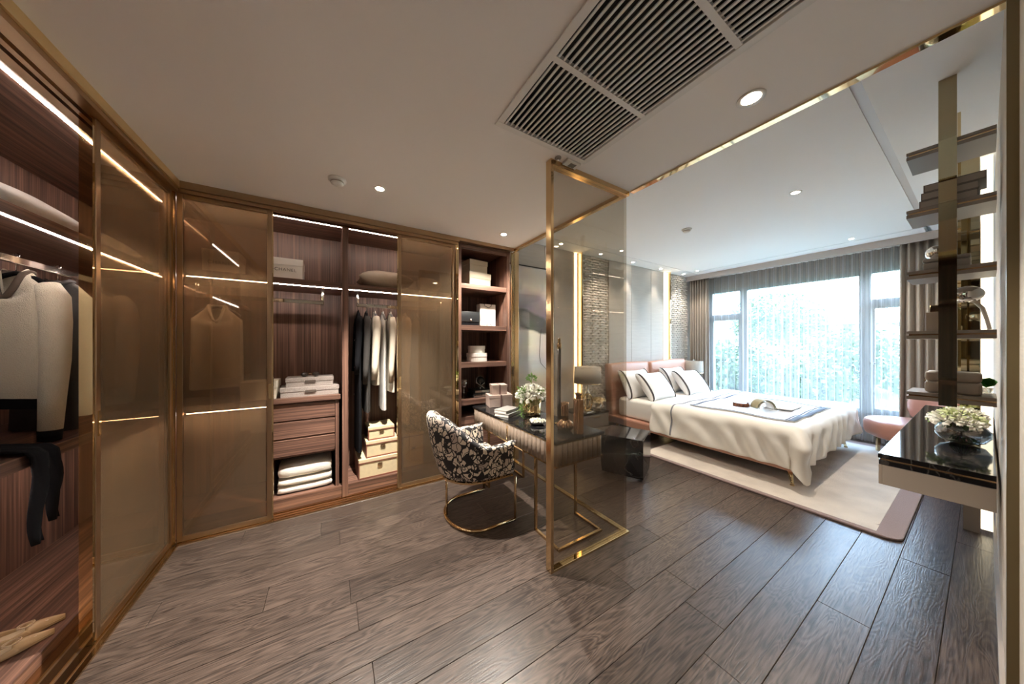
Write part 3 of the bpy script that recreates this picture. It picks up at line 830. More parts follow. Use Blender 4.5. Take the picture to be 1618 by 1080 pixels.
# ------------------------------------------------------------------ display cabinet contents
DG = 'ivory lidded boxes on the upper shelf'
M_OLIVE = pm('pale_khaki_card', (.50, .44, .33), .65)
lidbox('gift_box', 'larger khaki lidded box on the highest cabinet shelf', (1.50, 3.28, 2.096), .30, .24, .17, .07, M_OLIVE, rz=.1, group=DG)
lidbox('gift_box', 'smaller khaki lidded box stacked on the larger one', (1.485, 3.28, 2.267), .25, .21, .15, .06, M_OLIVE, rz=.12, group=DG)
cl = thing('clutch_bag', 'black clutch bag with round silver clasp', 'bag', (1.40, 3.25, 1.631))
obj('bag_body', B().rbox(1.265, 1.515, 3.20, 3.29, 1.631, 1.80, .012), M_BLACK, cl, True)
obj('flap', B().rbox(1.262, 1.518, 3.193, 3.20, 1.68, 1.802, .003, 2), pm('black_leather', (.02, .022, .024), .4), cl, True)
obj('clasp', B().ball((1.40, 3.189, 1.705), .016, 12, 8), M_CHROME, cl, True)
pb = thing('paper_bag', 'white paper shopping bag with black cord handles', 'bag', (1.63, 3.28, 1.631))
obj('bag_body', B().box(1.525, 1.735, 3.20, 3.31, 1.631, 1.905), M_CARD, pb, bevel=.002)
obj('print_line', B().box(1.585, 1.675, 3.1985, 3.2005, 1.775, 1.780), pm('grey_print', (.25, .23, .21), .6), pb)
obj('cord_handle', B().tube([(1.58, 3.198, 1.905), (1.585, 3.192, 1.88), (1.63, 3.188, 1.86), (1.67, 3.192, 1.88), (1.675, 3.198, 1.905)], .003, 6), M_INK, pb, True)
obj('cord_ring', B().tube([(1.64 + .03 * cos(a), 3.188, 1.642 + .03 * sin(a)) for a in [PI * i / 10 for i in range(11)]], .003, 6), M_INK, pb, True)
for lab, r, z0, h, xc in (('larger round white hat box on the middle shelf', .125, 1.211, .10, 1.50), ('smaller round white hat box stacked on the larger one', .105, 1.312, .085, 1.495)):
    t = thing('round_box', lab, 'box', (xc, 3.24, z0))
    obj('box_body', B().lathe([(r - .004, 0), (r - .004, h * .7)], 36, (xc, 3.24, z0)), M_CARD, t, bevel=.002)
    obj('lid', B().lathe([(r, h * .55), (r, h)], 36, (xc, 3.24, z0)), M_CARD, t, bevel=.003)
M_CRYS = thin_glass('crystal', (.93, .93, .92), .16, .02)
gb = thing('wine_glass', 'cut crystal goblet beside the black books', 'glass', (1.30, 3.16, .791))
obj('bowl', B().lathe([(.004, .12), (.028, .135), (.036, .17), (.034, .215)], 16, (1.30, 3.16, .791), 8, .05), M_CRYS, gb, True)
obj('stem', B().lathe([(.032, 0), (.030, .006), (.006, .012), (.004, .06), (.008, .09), (.004, .12)], 14, (1.30, 3.16, .791)), M_CRYS, gb, True)
for lab, z0, w in (('black lacquered book at the bottom under the wire orb', .791, .27), ('black lacquered book stacked second under the wire orb', .838, .235)):
    t = thing('book', lab, 'book', (1.54, 3.22, z0))
    obj('cover', B().box(1.54 - w / 2, 1.54 + w / 2, 3.13, 3.32, z0, z0 + .006).box(1.54 - w / 2, 1.54 + w / 2, 3.13, 3.32, z0 + .034, z0 + .04).box(1.54 - w / 2, 1.54 - w / 2 + .006, 3.13, 3.32, z0, z0 + .04), M_INK, t)
    obj('pages', B().box(1.54 - w / 2 + .006, 1.54 + w / 2 - .006, 3.136, 3.314, z0 + .006, z0 + .034), M_CHROME, t)
ob = thing('orb_ornament', 'black crystal orb on crossed silver legs on the books', 'ornament', (1.54, 3.22, .879))
obj('orb', B().ball((1.54, 3.22, .975), .05, 16, 10), pm('black_crystal', (.02, .02, .02), .05), ob, True)
for a in (0, 1.05, 2.1):
    dx, dy = .06 * cos(a), .06 * sin(a)
    obj('leg', B().tube([(1.54 + dx, 3.22 + dy, .880), (1.54 - dx, 3.22 - dy, .955)], .004, 6), M_CHROME, ob, True)
    obj('leg', B().tube([(1.54 - dx, 3.22 - dy, .880), (1.54 + dx, 3.22 + dy, .955)], .004, 6), M_CHROME, ob, True)
obj('ring', B().tube([(1.54 + .056 * cos(a), 3.22 + .02 * sin(a), .975 + .05 * sin(a)) for a in [2 * PI * i / 24 for i in range(24)]], .003, 6, closed=True), M_CHROME, ob, True)
# ------------------------------------------------------------------ marble
def marble(name, col, vein, rough=.06, scale=3.0, coat=0.0):
    m, n, l, p = nmat(name)
    nz = n.new('ShaderNodeTexNoise'); nz.inputs['Scale'].default_value = scale; nz.inputs['Detail'].default_value = 8; nz.inputs['Distortion'].default_value = 1.4
    l.new(objcoord(n, l), nz.inputs['Vector'])
    rp = n.new('ShaderNodeValToRGB'); e = rp.color_ramp.elements
    e[0].position = .498; e[0].color = (*col, 1)
    e[1].position = .506; e[1].color = (*col, 1)
    k = e.new(.502); k.color = (*vein, 1)
    l.new(nz.outputs['Fac'], rp.inputs[0]); l.new(rp.outputs[0], p.inputs['Base Color'])
    p.inputs['Roughness'].default_value = rough
    p.inputs['Specular IOR Level'].default_value = .7
    return m
M_MARB = marble('black_marble', (.008, .008, .009), (.10, .095, .085), scale=1.3)
M_LEATH = pm('taupe_leather', (.25, .19, .145), .42, bump=(120, .08))
M_LEATHB = pm('taupe_leather_button', (.30, .23, .17), .4)

# ------------------------------------------------------------------ desk
DX0, DX1, DY0, DY1, DZ = 1.275, 1.755, 1.512, 2.865, .76
dk = thing('desk', 'black marble topped desk with fluted taupe leather apron', 'desk', (1.515, 2.19, 0))
obj('desk_top', B().box(DX0, DX1, DY0, DY1, DZ - .018, DZ), M_MARB, dk, bevel=.003)
obj('top_edge', B().box(DX0 + .006, DX1 - .006, DY0 + .006, DY1 - .006, DZ - .026, DZ - .018), M_GOLD, dk)
obj('apron_core', B().box(DX0 + .02, DX1 - .02, DY0 + .02, DY1 - .02, .585, DZ - .026), M_LEATH, dk)
def flute(b, x0, x1, y0, y1, nx, ny):
    z0, z1 = .586, DZ - .027
    def half(c, along, w, face, sg):
        N = 6
        vs = []
        for i in range(N + 1):
            a = PI * i / N
            t = c - w / 2 * cos(a); o_ = face + sg * .013 * sin(a) ** .6
            for z in (z0, z1): vs.append((o_, t, z) if along == 'y' else (t, o_, z))
        return vs, [(2 * i, 2 * i + 1, 2 * i + 3, 2 * i + 2) for i in range(N)] + [tuple(range(0, 2 * N + 2, 2)), tuple(range(1, 2 * N + 3, 2))]
    out = []
    for i in range(ny):
        c = y0 + (i + .5) * (y1 - y0) / ny; w = (y1 - y0) / ny * .985
        out += [half(c, 'y', w, x0, -1), half(c, 'y', w, x1, 1)]
    for i in range(nx):
        c = x0 + (i + .5) * (x1 - x0) / nx; w = (x1 - x0) / nx * .985
        out += [half(c, 'x', w, y0, -1), half(c, 'x', w, y1, 1)]
    return out
for vs, fs in flute(None, DX0 + .02, DX1 - .02, DY0 + .02, DY1 - .02, 9, 25):
    obj('flute', B().add(vs, fs), M_LEATH, dk, True)
obj('bottom_trim', B().box(DX0 + .008, DX1 - .008, DY0 + .008, DY1 - .008, .575, .585), M_GOLD, dk)
obj('drawer_pull', B().box(DX0 - .001, DX0 + .012, 2.145, 2.155, .60, .72), M_GOLDM, dk)
for y0, y1 in ((1.80, 1.535), (2.58, 2.845)):
    fr = B()
    for xx in (1.325, 1.735):
        fr.box(xx - .010, xx + .010, y0 - .010, y0 + .010, 0, .575)
        fr.box(xx - .010, xx + .010, min(y0, y1), max(y0, y1), 0, .018)
    fr.box(1.315, 1.745, y1 - .010, y1 + .010, 0, .018)
    obj('leg_frame', fr, M_GOLD, dk, bevel=.002)

# ------------------------------------------------------------------ flowers
M_PETW = pm('white_petal', (.86, .84, .74), .6, sheen=.2)
M_PETG = pm('green_white_petal', (.62, .68, .36), .6)
M_LEAF = pm('fresh_leaf', (.20, .36, .07), .5, var=(30, .35))
M_LEAFD = pm('dark_leaf', (.06, .16, .03), .45, var=(25, .3))
def rose(c, r, seed, tilt=(0, 0)):
    rr = random.Random(seed)
    b = B()
    for layer, (n, rad, h, op) in enumerate(((3, .25, .5, .15), (5, .5, .55, .35), (6, .78, .5, .65), (7, 1.0, .36, 1.0))):
        for i in range(n):
            a0 = 2 * PI * (i + rr.random() * .4) / n + layer
            wd = 2 * PI / n * .75
            def f(u, v):
                a = a0 + (u - .5) * wd * (1 - .35 * v * v)
                q = rad * r * (.35 + .65 * v ** .8) * (1 + .10 * sin(PI * u))
                z = r * (-.25 + h * 1.3 * v - op * .55 * v ** 3 * (1 - .4 * sin(PI * u)))
                return (q * cos(a), q * sin(a), z)
            b.grid(f, 4, 4)
    M = Matrix.Translation(c) @ Matrix.Rotation(tilt[0], 4, 'X') @ Matrix.Rotation(tilt[1], 4, 'Y')
    return b.xf(M)
def leafset(c, R, n, size, seed, zr=(-.5, 1), thick=None):
    rr = random.Random(seed); b = B()
    for i in range(n):
        a = rr.random() * 2 * PI; e = zr[0] + rr.random() * (zr[1] - zr[0])
        rad = R * (.75 + .35 * rr.random())
        ce = math.sqrt(max(0, 1 - e * e))
        p = Vector((c[0] + rad * ce * cos(a), c[1] + rad * ce * sin(a), c[2] + rad * e))
        d = Vector((ce * cos(a) + rr.uniform(-.5, .5), ce * sin(a) + rr.uniform(-.5, .5), e + rr.uniform(-.4, .5))).normalized()
        s_ = d.cross(Vector((rr.uniform(-1, 1), rr.uniform(-1, 1), rr.uniform(-.3, 1)))).normalized()
        L = size * rr.uniform(.7, 1.3); w = L * .28
        up = d.cross(s_) * L * .12
        b.add([p, p + d * L * .4 + s_ * w + up, p + d * L, p + d * L * .4 - s_ * w + up], [(0, 1, 2, 3)])
    return b

vf = thing('flower_vase', 'gold ribbed vase of white roses on the desk', 'flowers', (1.575, 2.20, DZ))
VC = (1.575, 2.20)
obj('vase', B().lathe([(.055, .004), (.078, 0), (.080, .02), (.082, .16), (.076, .16), (.074, .05)], 48, (*VC, DZ + .001), 16, .03), M_GOLDM, vf, True)
rr = random.Random(3)
for i in range(13):
    a = i * 2.4; q = .125 * math.sqrt((i + .3) / 13)
    z = DZ + .275 - q * q * 5
    obj('rose', rose((VC[0] + q * cos(a), VC[1] + q * sin(a), z), .066 + .012 * rr.random(), 10 + i, (-q * sin(a) * 6, q * cos(a) * 6)), M_PETW, vf, True)
fo = obj('foliage', leafset((*VC, DZ + .22), .120, 150, .026, 5, (-.6, .35)), M_LEAF, vf); fo['kind'] = 'stuff'
obj('sprig_stem', B().tube([(VC[0] + .01, VC[1] + .02, DZ + .20), (VC[0] + .03, VC[1] + .05, DZ + .36)], .0025, 6), M_LEAF, vf)
fo = obj('sprig', leafset((VC[0] + .028, VC[1] + .045, DZ + .335), .032, 80, .028, 6), M_LEAF, vf); fo['kind'] = 'stuff'
tb = B(); rr = random.Random(8)
for k in range(6):
    x0, y0 = VC[0] - .09 - rr.random() * .04, VC[1] + rr.uniform(-.06, .03)
    L = rr.uniform(.18, .30)
    for i in range(30):
        t = i / 29
        p = (x0 - .04 * t + rr.uniform(-.012, .012), y0 - .05 * t * t + rr.uniform(-.012, .012), max(DZ + .022, DZ + .27 - L * t))
        tb.add(leafset(p, .006, 2, .016, rr.randint(0, 9999)).v, [(0, 1, 2, 3), (4, 5, 6, 7)])
fo = obj('trailing_tendrils', tb, M_LEAF, vf); fo['kind'] = 'stuff'
# gift boxes
M_PINK = pm('blush_box', (.60, .47, .41), .6, var=(60, .05))
M_RIB = pm('mauve_ribbon', (.24, .14, .13), .4)
def ribbon_x(t, w, d, h, lh):
    obj('ribbon', B().box(-.008, .008, -d / 2 - .0025, d / 2 + .0025, h, h + .002).box(-.008, .008, -d / 2 - .0025, -d / 2 - .0005, 0, h).box(-.008, .008, d / 2 + .0005, d / 2 + .0025, 0, h), M_RIB, t)
lidbox('gift_box', 'larger blush gift box with ribbon on the desk', (1.53, 2.745, DZ + .001), .255, .19, .125, .03, M_PINK, rz=-.25, extra=ribbon_x)
lidbox('gift_box', 'smaller blush gift box with ribbon stacked on top', (1.525, 2.75, DZ + .1285), .165, .14, .10, .025, M_PINK, rz=-.25, extra=ribbon_x)
def book(label, c, w, d, h, m, rz, pages=M_CARD, name='book'):
    t = thing(name, label, 'book', (0, 0, 0))
    obj('cover', B().box(-w / 2, w / 2, -d / 2, d / 2, 0, .003).box(-w / 2, w / 2, -d / 2, d / 2, h - .003, h).box(-w / 2, -w / 2 + .003, -d / 2, d / 2, 0, h), m, t)
    obj('pages', B().box(-w / 2 + .003, w / 2 - .004, -d / 2 + .004, d / 2 - .004, .003, h - .003), pages, t)
    t.location = c; t.rotation_euler = (0, 0, rz)
    return t
M_GREYB = pm('grey_cloth_cover', (.27, .25, .23), .6)
book('grey cloth book at the desk edge, lower of the pair', (1.405, 2.35, DZ + .001), .15, .23, .028, M_GREYB, PI / 2 + .5)
book('grey cloth book stacked on the lower one', (1.40, 2.36, DZ + .030), .14, .21, .026, M_GREYB, PI / 2 + .42)
# shell dish and fabric
dsh = thing('flower_dish', 'small black dish of ivory petals by the gold post', 'dish', (1.44, 1.93, DZ))
obj('dish', B().lathe([(.02, 0), (.05, .006), (.068, .022), (.064, .022), (.03, .008)], 24, (1.44, 1.93, DZ + .001)), M_INK, dsh, True)
for i in range(7):
    a = i * 2.4; q = .05 * math.sqrt(i / 7)
    obj('petal_cluster', rose((1.44 + q * cos(a), 1.93 + q * sin(a), DZ + .035), .030, 60 + i), M_PETW, dsh, True)
# gold vases and candlestick
M_RGOLD = pm('satin_rose_gold', (.56, .37, .24), .2, 1.0)
va = thing('ribbed_vase', 'small rose gold vase with round ribbed belly', 'vase', (1.512, 1.682, DZ))
obj('belly', B().lathe([(.028, 0), (.050, .012), (.062, .035), (.056, .06), (.036, .078), (.026, .086)], 60, (1.512, 1.682, DZ + .001), 14, .12), M_RGOLD, va, True)
obj('neck', B().lathe([(.026, .086), (.025, .12), (.026, .19), (.029, .215), (.022, .215), (.02, .1)], 48, (1.512, 1.682, DZ + .001), 10, .10), M_RGOLD, va, True)
vb = thing('ribbed_vase', 'tall rose gold column vase behind the smoked glass', 'vase', (1.535, 1.562, DZ))
obj('column', B().lathe([(.033, 0), (.034, .01), (.034, .25), (.026, .262)], 60, (1.535, 1.562, DZ + .001), 14, .10), M_RGOLD, vb, True)
obj('neck', B().lathe([(.020, .262), (.018, .275), (.024, .295), (.030, .30), (.024, .30), (.016, .27)], 30, (1.535, 1.562, DZ + .001)), M_RGOLD, vb, True)
ca = thing('candlestick', 'tall slim grey candlestick with gold cap on the desk', 'candlestick', (1.60, 1.85, DZ))
obj('foot', B().lathe([(.04, 0), (.04, .008), (.016, .014)], 24, (1.60, 1.85, DZ + .001)), M_GOLDM, ca, True)
obj('shaft', B().lathe([(.016, .014), (.016, .62)], 20, (1.60, 1.85, DZ + .001)), pm('gunmetal', (.16, .15, .15), .25, .9), ca, True)
obj('cap', B().lathe([(.019, .62), (.019, .665), (.012, .67), (.012, .70), (.008, .705)], 20, (1.60, 1.85, DZ + .001)), M_GOLDM, ca, True)

# ------------------------------------------------------------------ chair
def patterned():
    m, n, l, p = nmat('black_and_cream_fabric')
    co = objcoord(n, l, (1, 1, .8))
    nz = n.new('ShaderNodeTexNoise'); nz.inputs['Scale'].default_value = 16; nz.inputs['Detail'].default_value = 1
    l.new(co, nz.inputs['Vector'])
    mx = n.new('ShaderNodeMixRGB'); mx.inputs[0].default_value = .07
    l.new(co, mx.inputs[1]); l.new(nz.outputs['Color'], mx.inputs[2])
    vo = n.new('ShaderNodeTexVoronoi'); vo.feature = 'DISTANCE_TO_EDGE'; vo.inputs['Scale'].default_value = 23
    vc = n.new('ShaderNodeTexVoronoi'); vc.inputs['Scale'].default_value = 23
    l.new(mx.outputs[0], vo.inputs['Vector']); l.new(mx.outputs[0], vc.inputs['Vector'])
    # inner contour lines within the larger cells
    n3 = n.new('ShaderNodeTexNoise'); n3.inputs['Scale'].default_value = 13; n3.inputs['Detail'].default_value = 1; l.new(co, n3.inputs['Vector'])
    w = n.new('ShaderNodeMath'); w.operation = 'MULTIPLY'; w.inputs[1].default_value = 42; l.new(n3.outputs['Fac'], w.inputs[0])
    sn = n.new('ShaderNodeMath'); sn.operation = 'SINE'; l.new(w.outputs[0], sn.inputs[0])
    gt = n.new('ShaderNodeMath'); gt.operation = 'GREATER_THAN'; gt.inputs[1].default_value = .80; l.new(sn.outputs[0], gt.inputs[0])
    ed = n.new('ShaderNodeMath'); ed.operation = 'LESS_THAN'; ed.inputs[1].default_value = .088; l.new(vo.outputs['Distance'], ed.inputs[0])
    sp = n.new('ShaderNodeSeparateColor'); l.new(vc.outputs['Color'], sp.inputs[0])
    blk = n.new('ShaderNodeMath'); blk.operation = 'LESS_THAN'; blk.inputs[1].default_value = .10; l.new(sp.outputs[0], blk.inputs[0])
    a = n.new('ShaderNodeMath'); a.operation = 'MAXIMUM'; l.new(gt.outputs[0], a.inputs[0]); l.new(ed.outputs[0], a.inputs[1])
    b = n.new('ShaderNodeMath'); b.operation = 'MAXIMUM'; l.new(a.outputs[0], b.inputs[0]); l.new(blk.outputs[0], b.inputs[1])
    rp = n.new('ShaderNodeValToRGB'); e = rp.color_ramp.elements
    e[0].color = (.66, .58, .47, 1); e[1].color = (.40, .32, .27, 1); e[0].position = .3; e[1].position = 1
    l.new(sp.outputs[1], rp.inputs[0])
    m2 = n.new('ShaderNodeMixRGB'); l.new(b.outputs[0], m2.inputs[0]); l.new(rp.outputs[0], m2.inputs[1]); m2.inputs[2].default_value = (.012, .011, .013, 1)
    l.new(m2.outputs[0], p.inputs['Base Color']); p.inputs['Roughness'].default_value = .8
    return m
M_PAT = patterned()
ch = thing('armchair', 'barrel chair in black and cream patterned fabric with gold base', 'chair', (0, 0, 0))
R_ = .275
straight = .22
def upath(s):
    tot = 2 * straight + PI * R_
    d = s * tot
    if d < straight: return Vector((straight - d, -R_)), Vector((0, -1)), d / tot
    d -= straight
    if d < PI * R_:
        a = -PI / 2 - d / R_
        return Vector((R_ * cos(a), R_ * sin(a))), Vector((cos(a), sin(a))), 0
    d -= PI * R_
    return Vector((d, R_)), Vector((0, 1)), 0
def sm(x): x = max(0, min(1, x)); return x * x * (3 - 2 * x)
def shell(u, v):
    s = u
    p, nrm, _ = upath(s)
    e = min(s, 1 - s) * 2               # 0 at arm tips, 1 at the middle of the back
    top = .640 + .012 * (1 - sm(e / .2)) + .235 * sm((e - .34) / .52)
    bot = .375
    th = .040
    a = 2 * PI * v
    c_, s_ = cos(a), sin(a)
    z = (top + bot) / 2 + (top - bot) / 2 * math.copysign(abs(s_) ** .28, s_)
    o_ = th * math.copysign(abs(c_) ** .55, c_)
    hgt = (z - bot) / (top - bot)
    flare = .028 * hgt - .035 * (1 - hgt) ** 3
    q_ = p + nrm * (o_ + flare)
    tip = 1 - sm(min(s, 1 - s) / .035)
    q_ += (Vector((-1, 0)) * .03 * tip * (abs(o_) / th) ** 2 + Vector((.02 * tip * (1 - (abs(o_) / th)), 0)))
    x = q_.x - .09 * hgt * sm((e - .5) / .5) * .6
    return (x - .05, q_.y, z)
sb = B().grid(shell, 49, 32, cv=True)
sb.f += [tuple(range(31, -1, -1)), tuple(48 * 32 + k for k in range(32))]
obj('backrest', sb, M_PAT, ch, True)
def dshape(r, xf):
    pts = [(xf - .05, -r)] + [(r * cos(a) - .05, r * sin(a)) for a in [-PI / 2 - PI * i / 20 for i in range(21)]] + [(xf - .05, r)]
    return pts
cu_ = B()
ds = dshape(R_ - .015, straight + .035)
for z0, sc in ((.36, .90), (.375, .96), (.40, .985), (.45, .985), (.475, .96), (.485, .88)): 
    cu_.v += [((x + .02) * sc - .02, y * sc, z0) for x, y in ds]
nn = len(ds)
for i in range(5):
    for k in range(nn):
        cu_.f.append((i * nn + k, i * nn + (k + 1) % nn, (i + 1) * nn + (k + 1) % nn, (i + 1) * nn + k))
cu_.f += [tuple(range(nn - 1, -1, -1)), tuple(5 * nn + k for k in range(nn))]
obj('seat', cu_, M_PAT, ch, True)
obj('seat_rim', B().prism([(x * .97, y * .97) for x, y in dshape(R_ - .005, straight + .02)], .352, .366), M_GOLD, ch)
base = [(.19, -.285, .012)] + [(-.06 + .265 * cos(a) * .82, .285 * sin(a), .012) for a in [-PI / 2 - PI * i / 24 for i in range(25)]] + [(.19, .285, .012)]
obj('base_loop', B().tube(base, .012, 10), M_GOLD, ch, True)
for lx, ly in ((.19, -.285), (.19, .285), (-.262, .06), ):
    obj('leg', B().tube([(lx, ly, .012), (lx, ly, .356)], .0095, 10), M_GOLD, ch, True)
ch.location = (1.070, 2.275, 0)

# ------------------------------------------------------------------ rug
M_RUG = pm('beige_rug', (.66, .59, .51), .95, var=(3.2, .16, (.55, .485, .42)), bump=(160, .5), sheen=.3)
M_RUGB = pm('mauve_rug_border', (.27, .19, .18), .95, bump=(160, .5), sheen=.3)
rg = thing('rug', 'beige rug with mauve border under the bed', 'rug', (4.9, 1.3, 0))
def rrect(x0, x1, y0, y1, r, n=6):
    out = []
    for cx, cy, a0 in ((x1 - r, y1 - r, 0), (x0 + r, y1 - r, PI / 2), (x0 + r, y0 + r, PI), (x1 - r, y0 + r, 1.5 * PI)):
        out += [(cx + r * cos(a0 + PI / 2 * i / n), cy + r * sin(a0 + PI / 2 * i / n)) for i in range(n + 1)]
    return out
RX0, RX1, RY0, RY1 = 3.43, 6.44, .31, 2.36
obj('border', B().prism(rrect(RX0, RX1, RY0, RY1, .09), .001, .018), M_RUGB, rg, bevel=.006)
obj('field', B().prism(rrect(RX0 + .16, RX1 - .16, RY0 + .12, RY1 - .02, .05), .010, .020), M_RUG, rg, bevel=.004)
fld = rg.children[-1]
# slim beige margin along the bed side hides the border there, as the border is narrow on that side
obj('side_margin', B().prism([(RX0 + .045, RY0 + .12), (RX0 + .17, RY0 + .12), (RX0 + .17, RY1 - .02), (RX0 + .045, RY1 - .02)], .010, .0198), M_RUG, rg)

# ------------------------------------------------------------------ bed
M_TAN = pm('blush_tan_leather', (.52, .27, .19), .42, bump=(60, .06))
M_SHEET = cloth('white_sheet', (.82, .79, .74), .8, (14, .15))
M_DUV = cloth('white_satin_duvet', (.83, .79, .72), .5, (9, .12), sheen=.2)
M_NAVY = pm('slate_blue_band', (.075, .095, .15), .7)
M_GREYP = pm('grey_piping', (.22, .22, .24), .7)
M_DKP = pm('dark_brown_piping', (.035, .025, .022), .7)
BX0, BX1 = 3.84, 5.98
bd = thing('bed', 'double bed with blush leather headboard and slim frame on gold feet', 'bed', (4.9, 2.1, 0))
fr = B()
def rail(u, v):
    y = .965 + u * 2.2
    prof = [(0, .30), (.0, .335), (.05, .345), (.11, .32), (.12, .25), (.10, .165), (.04, .155), (.0, .20)]
    return prof
# side rails with chamfered lower edge
for x, sg in ((BX0, 1), (BX1, -1)):
    pr = [(x + sg * .0, .165), (x + sg * .10, .135), (x + sg * .12, .135), (x + sg * .12, .28), (x - sg * .012, .28), (x - sg * .016, .255)]
    nfr = [(.99, y) for y in ()]
    b = B(); n_ = len(pr)
    for y in (.955, 3.24): b.v += [(px, y, pz) for px, pz in pr]
    b.f = [tuple(range(n_ - 1, -1, -1)), tuple(range(n_, 2 * n_))] + [(i, (i + 1) % n_, n_ + (i + 1) % n_, n_ + i) for i in range(n_)]
    obj('side_rail', b, M_TAN, bd, bevel=.006)
obj('foot_rail', B().add([(BX0, .955, .165), (BX1, .955, .165), (BX1, .935, .28), (BX0, .935, .28), (BX0 + .1, 1.06, .135), (BX1 - .1, 1.06, .135), (BX1, 1.06, .28), (BX0, 1.06, .28)],
    [(0, 1, 2, 3), (4, 5, 6, 7), (0, 1, 5, 4), (1, 2, 6, 5), (2, 3, 7, 6), (3, 0, 4, 7)]), M_TAN, bd, bevel=.006)
obj('slat_base', B().box(BX0 + .11, BX1 - .11, 1.03, 3.22, .20, .28), pm('grey_underside_cloth', (.10, .09, .085), .9), bd)
for lx, ly, sx in ((3.93, 1.04, -1), (5.87, 1.03, 1), (3.93, 3.10, -1), (5.87, 3.10, 1)):
    sy = -1 if ly < 2 else 1
    obj('foot', B().tube([(lx, ly, .165), (lx + sx * .03, ly + sy * .02, .10), (lx + sx * .05, ly + sy * .035, .045), (lx + sx * .053, ly + sy * .037, .031)], [.022, .019, .013, .016], 10).tube([(lx + sx * .053, ly + sy * .037, .022), (lx + sx * .053, ly + sy * .037, .031)], .019, 10), M_GOLDM, bd, True)
# headboard: two wrapped halves with an overlapping slit
def hbhalf(x0, x1, dz, ylean, wing):
    def f(u, v):
        a = 2 * PI * v
        x = x0 + (x1 - x0) * u
        zt = 1.115 + dz * (u if wing > 0 else 1 - u) - .015 * (2 * u - 1) ** 2
        c_, s_ = cos(a), sin(a)
        z = (zt + .22) / 2 + (zt - .22) / 2 * math.copysign(abs(s_) ** .2, s_)
        h = (z - .22) / (zt - .22)
        y = 3.20 + .055 * math.copysign(abs(c_) ** .5, c_) + .02 * h - .018 * (1 - abs(2 * u - 1) ** 4)
        if wing > 0 and u > .9: x += -.04 * (1 - h) * (u - .9) * 10
        if wing < 0 and u < .1: x += .04 * (1 - h) * (.1 - u) * 10
        return (x, y, z)
    b = B().grid(f, 20, 28, cv=True)
    b.f += [tuple(range(27, -1, -1)), tuple(19 * 28 + k for k in range(28))]
    return b
obj('headboard', hbhalf(3.80, 4.885, 0.0, 0, -1), M_TAN, bd, True)
obj('headboard', hbhalf(4.83, 6.0, .025, 0, 1).xf(Matrix.Translation((0, -.03, 0))), M_TAN, bd, True)
# mattress
mt = solo('mattress', B().rbox(BX0 + .055, BX1 - .055, 1.03, 3.088, .285, .575, .05, 4), M_SHEET, 'white sheeted mattress on the bed frame', 'mattress', smooth=True)
# duvet
XA, XB, YA, YE = 3.885, 5.935, 1.0, 2.45
ZTOP, RC = .605, .10
def drape(s, t, off=0.0):
    ex = (s - XA) if s < XA else ((s - XB) if s > XB else 0)
    ey = (t - YA) if t < YA else 0
    e = math.hypot(ex, ey)
    e4 = (abs(ex) ** 7 + abs(ey) ** 7) ** (1 / 7)
    px, py = min(max(s, XA), XB), max(t, YA)
    rc = RC + off
    wr = .006 * sin(7.3 * s + 3.1 * t) + .005 * sin(4.1 * s - 9.7 * t) + .004 * sin(15 * s + 6 * t)
    if e < 1e-9: return Vector((px, py, ZTOP + off + wr))
    dx, dy = ex / e, ey / e
    lim = rc * PI / 2
    far = ex > 0
    e = min(e, .43 if far and ey else .545)
    if e < lim:
        h = rc * sin(e / rc); d = rc * (1 - cos(e / rc))
    else:
        d = rc + (e - lim); h = rc + .015 * (d - rc)
    both = 4 * abs(dx * dy) ** 1.5 / 1.41
    al = (py if ex else 0) * 1.0 + (px if ey else 0)
    k = min(1, max(0, (d - .03) / .15))
    # diagonal drag folds fan out from the corner
    fo = sin(22 * al + 17 * d + 2 * sin(5 * al)) * .018 + sin(33 * al - 14 * d) * .003
    if both > .05: fo += .022 * both * sin(7 * math.atan2(dy, dx) + 3 * d)
    h += k * fo + both * (.03 if far else .085) * k
    return Vector((px + dx * h, py + dy * h, ZTOP + off + wr * (1 - k) - d))
SX, SY = .45, .42
def duv(u, v): return drape(XA - SX + u * (XB - XA + 2 * SX), YA - SY + v * (YE - YA + SY))
dv = thing('duvet', 'white satin duvet draped over the bed foot', 'duvet', (4.9, 1.7, .6))
obj('cover', B().grid(duv, 150, 90), M_DUV, dv, True, solid=.018)
def strip(s0, s1, t0, t1, n, off):
    return lambda u, v: drape(s0 + (s1 - s0) * u, t0 + (t1 - t0) * v, off)
obj('piping', B().grid(strip(XA - SX, XB + SX, 2.150, 2.168, 0, .012), 120, 3), M_GREYP, dv, True, solid=.004)
bl = thing('blanket', 'pale blue throw with slate borders lying on the duvet', 'blanket', (4.6, 1.5, .62))
M_THROW = cloth('pale_throw', (.66, .68, .72), .6, (20, .25), sheen=.2)
obj('cloth', B().grid(strip(3.99, 5.33, 1.015, 2.03, 0, .020), 50, 40), M_THROW, bl, True, solid=.008)
for s0, s1, t0, t1 in ((3.99, 5.33, 1.015, 1.07), (3.99, 5.33, 1.085, 1.095), (3.99, 4.004, 1.015, 2.03), (5.31, 5.33, 1.015, 2.03), (3.99, 5.33, 2.005, 2.03)):
    obj('band', B().grid(strip(s0, s1, t0, t1, 0, .0265), 50 if s1 - s0 > .5 else 3, 40 if t1 - t0 > .5 else 3), M_NAVY, bl, True, solid=.003)
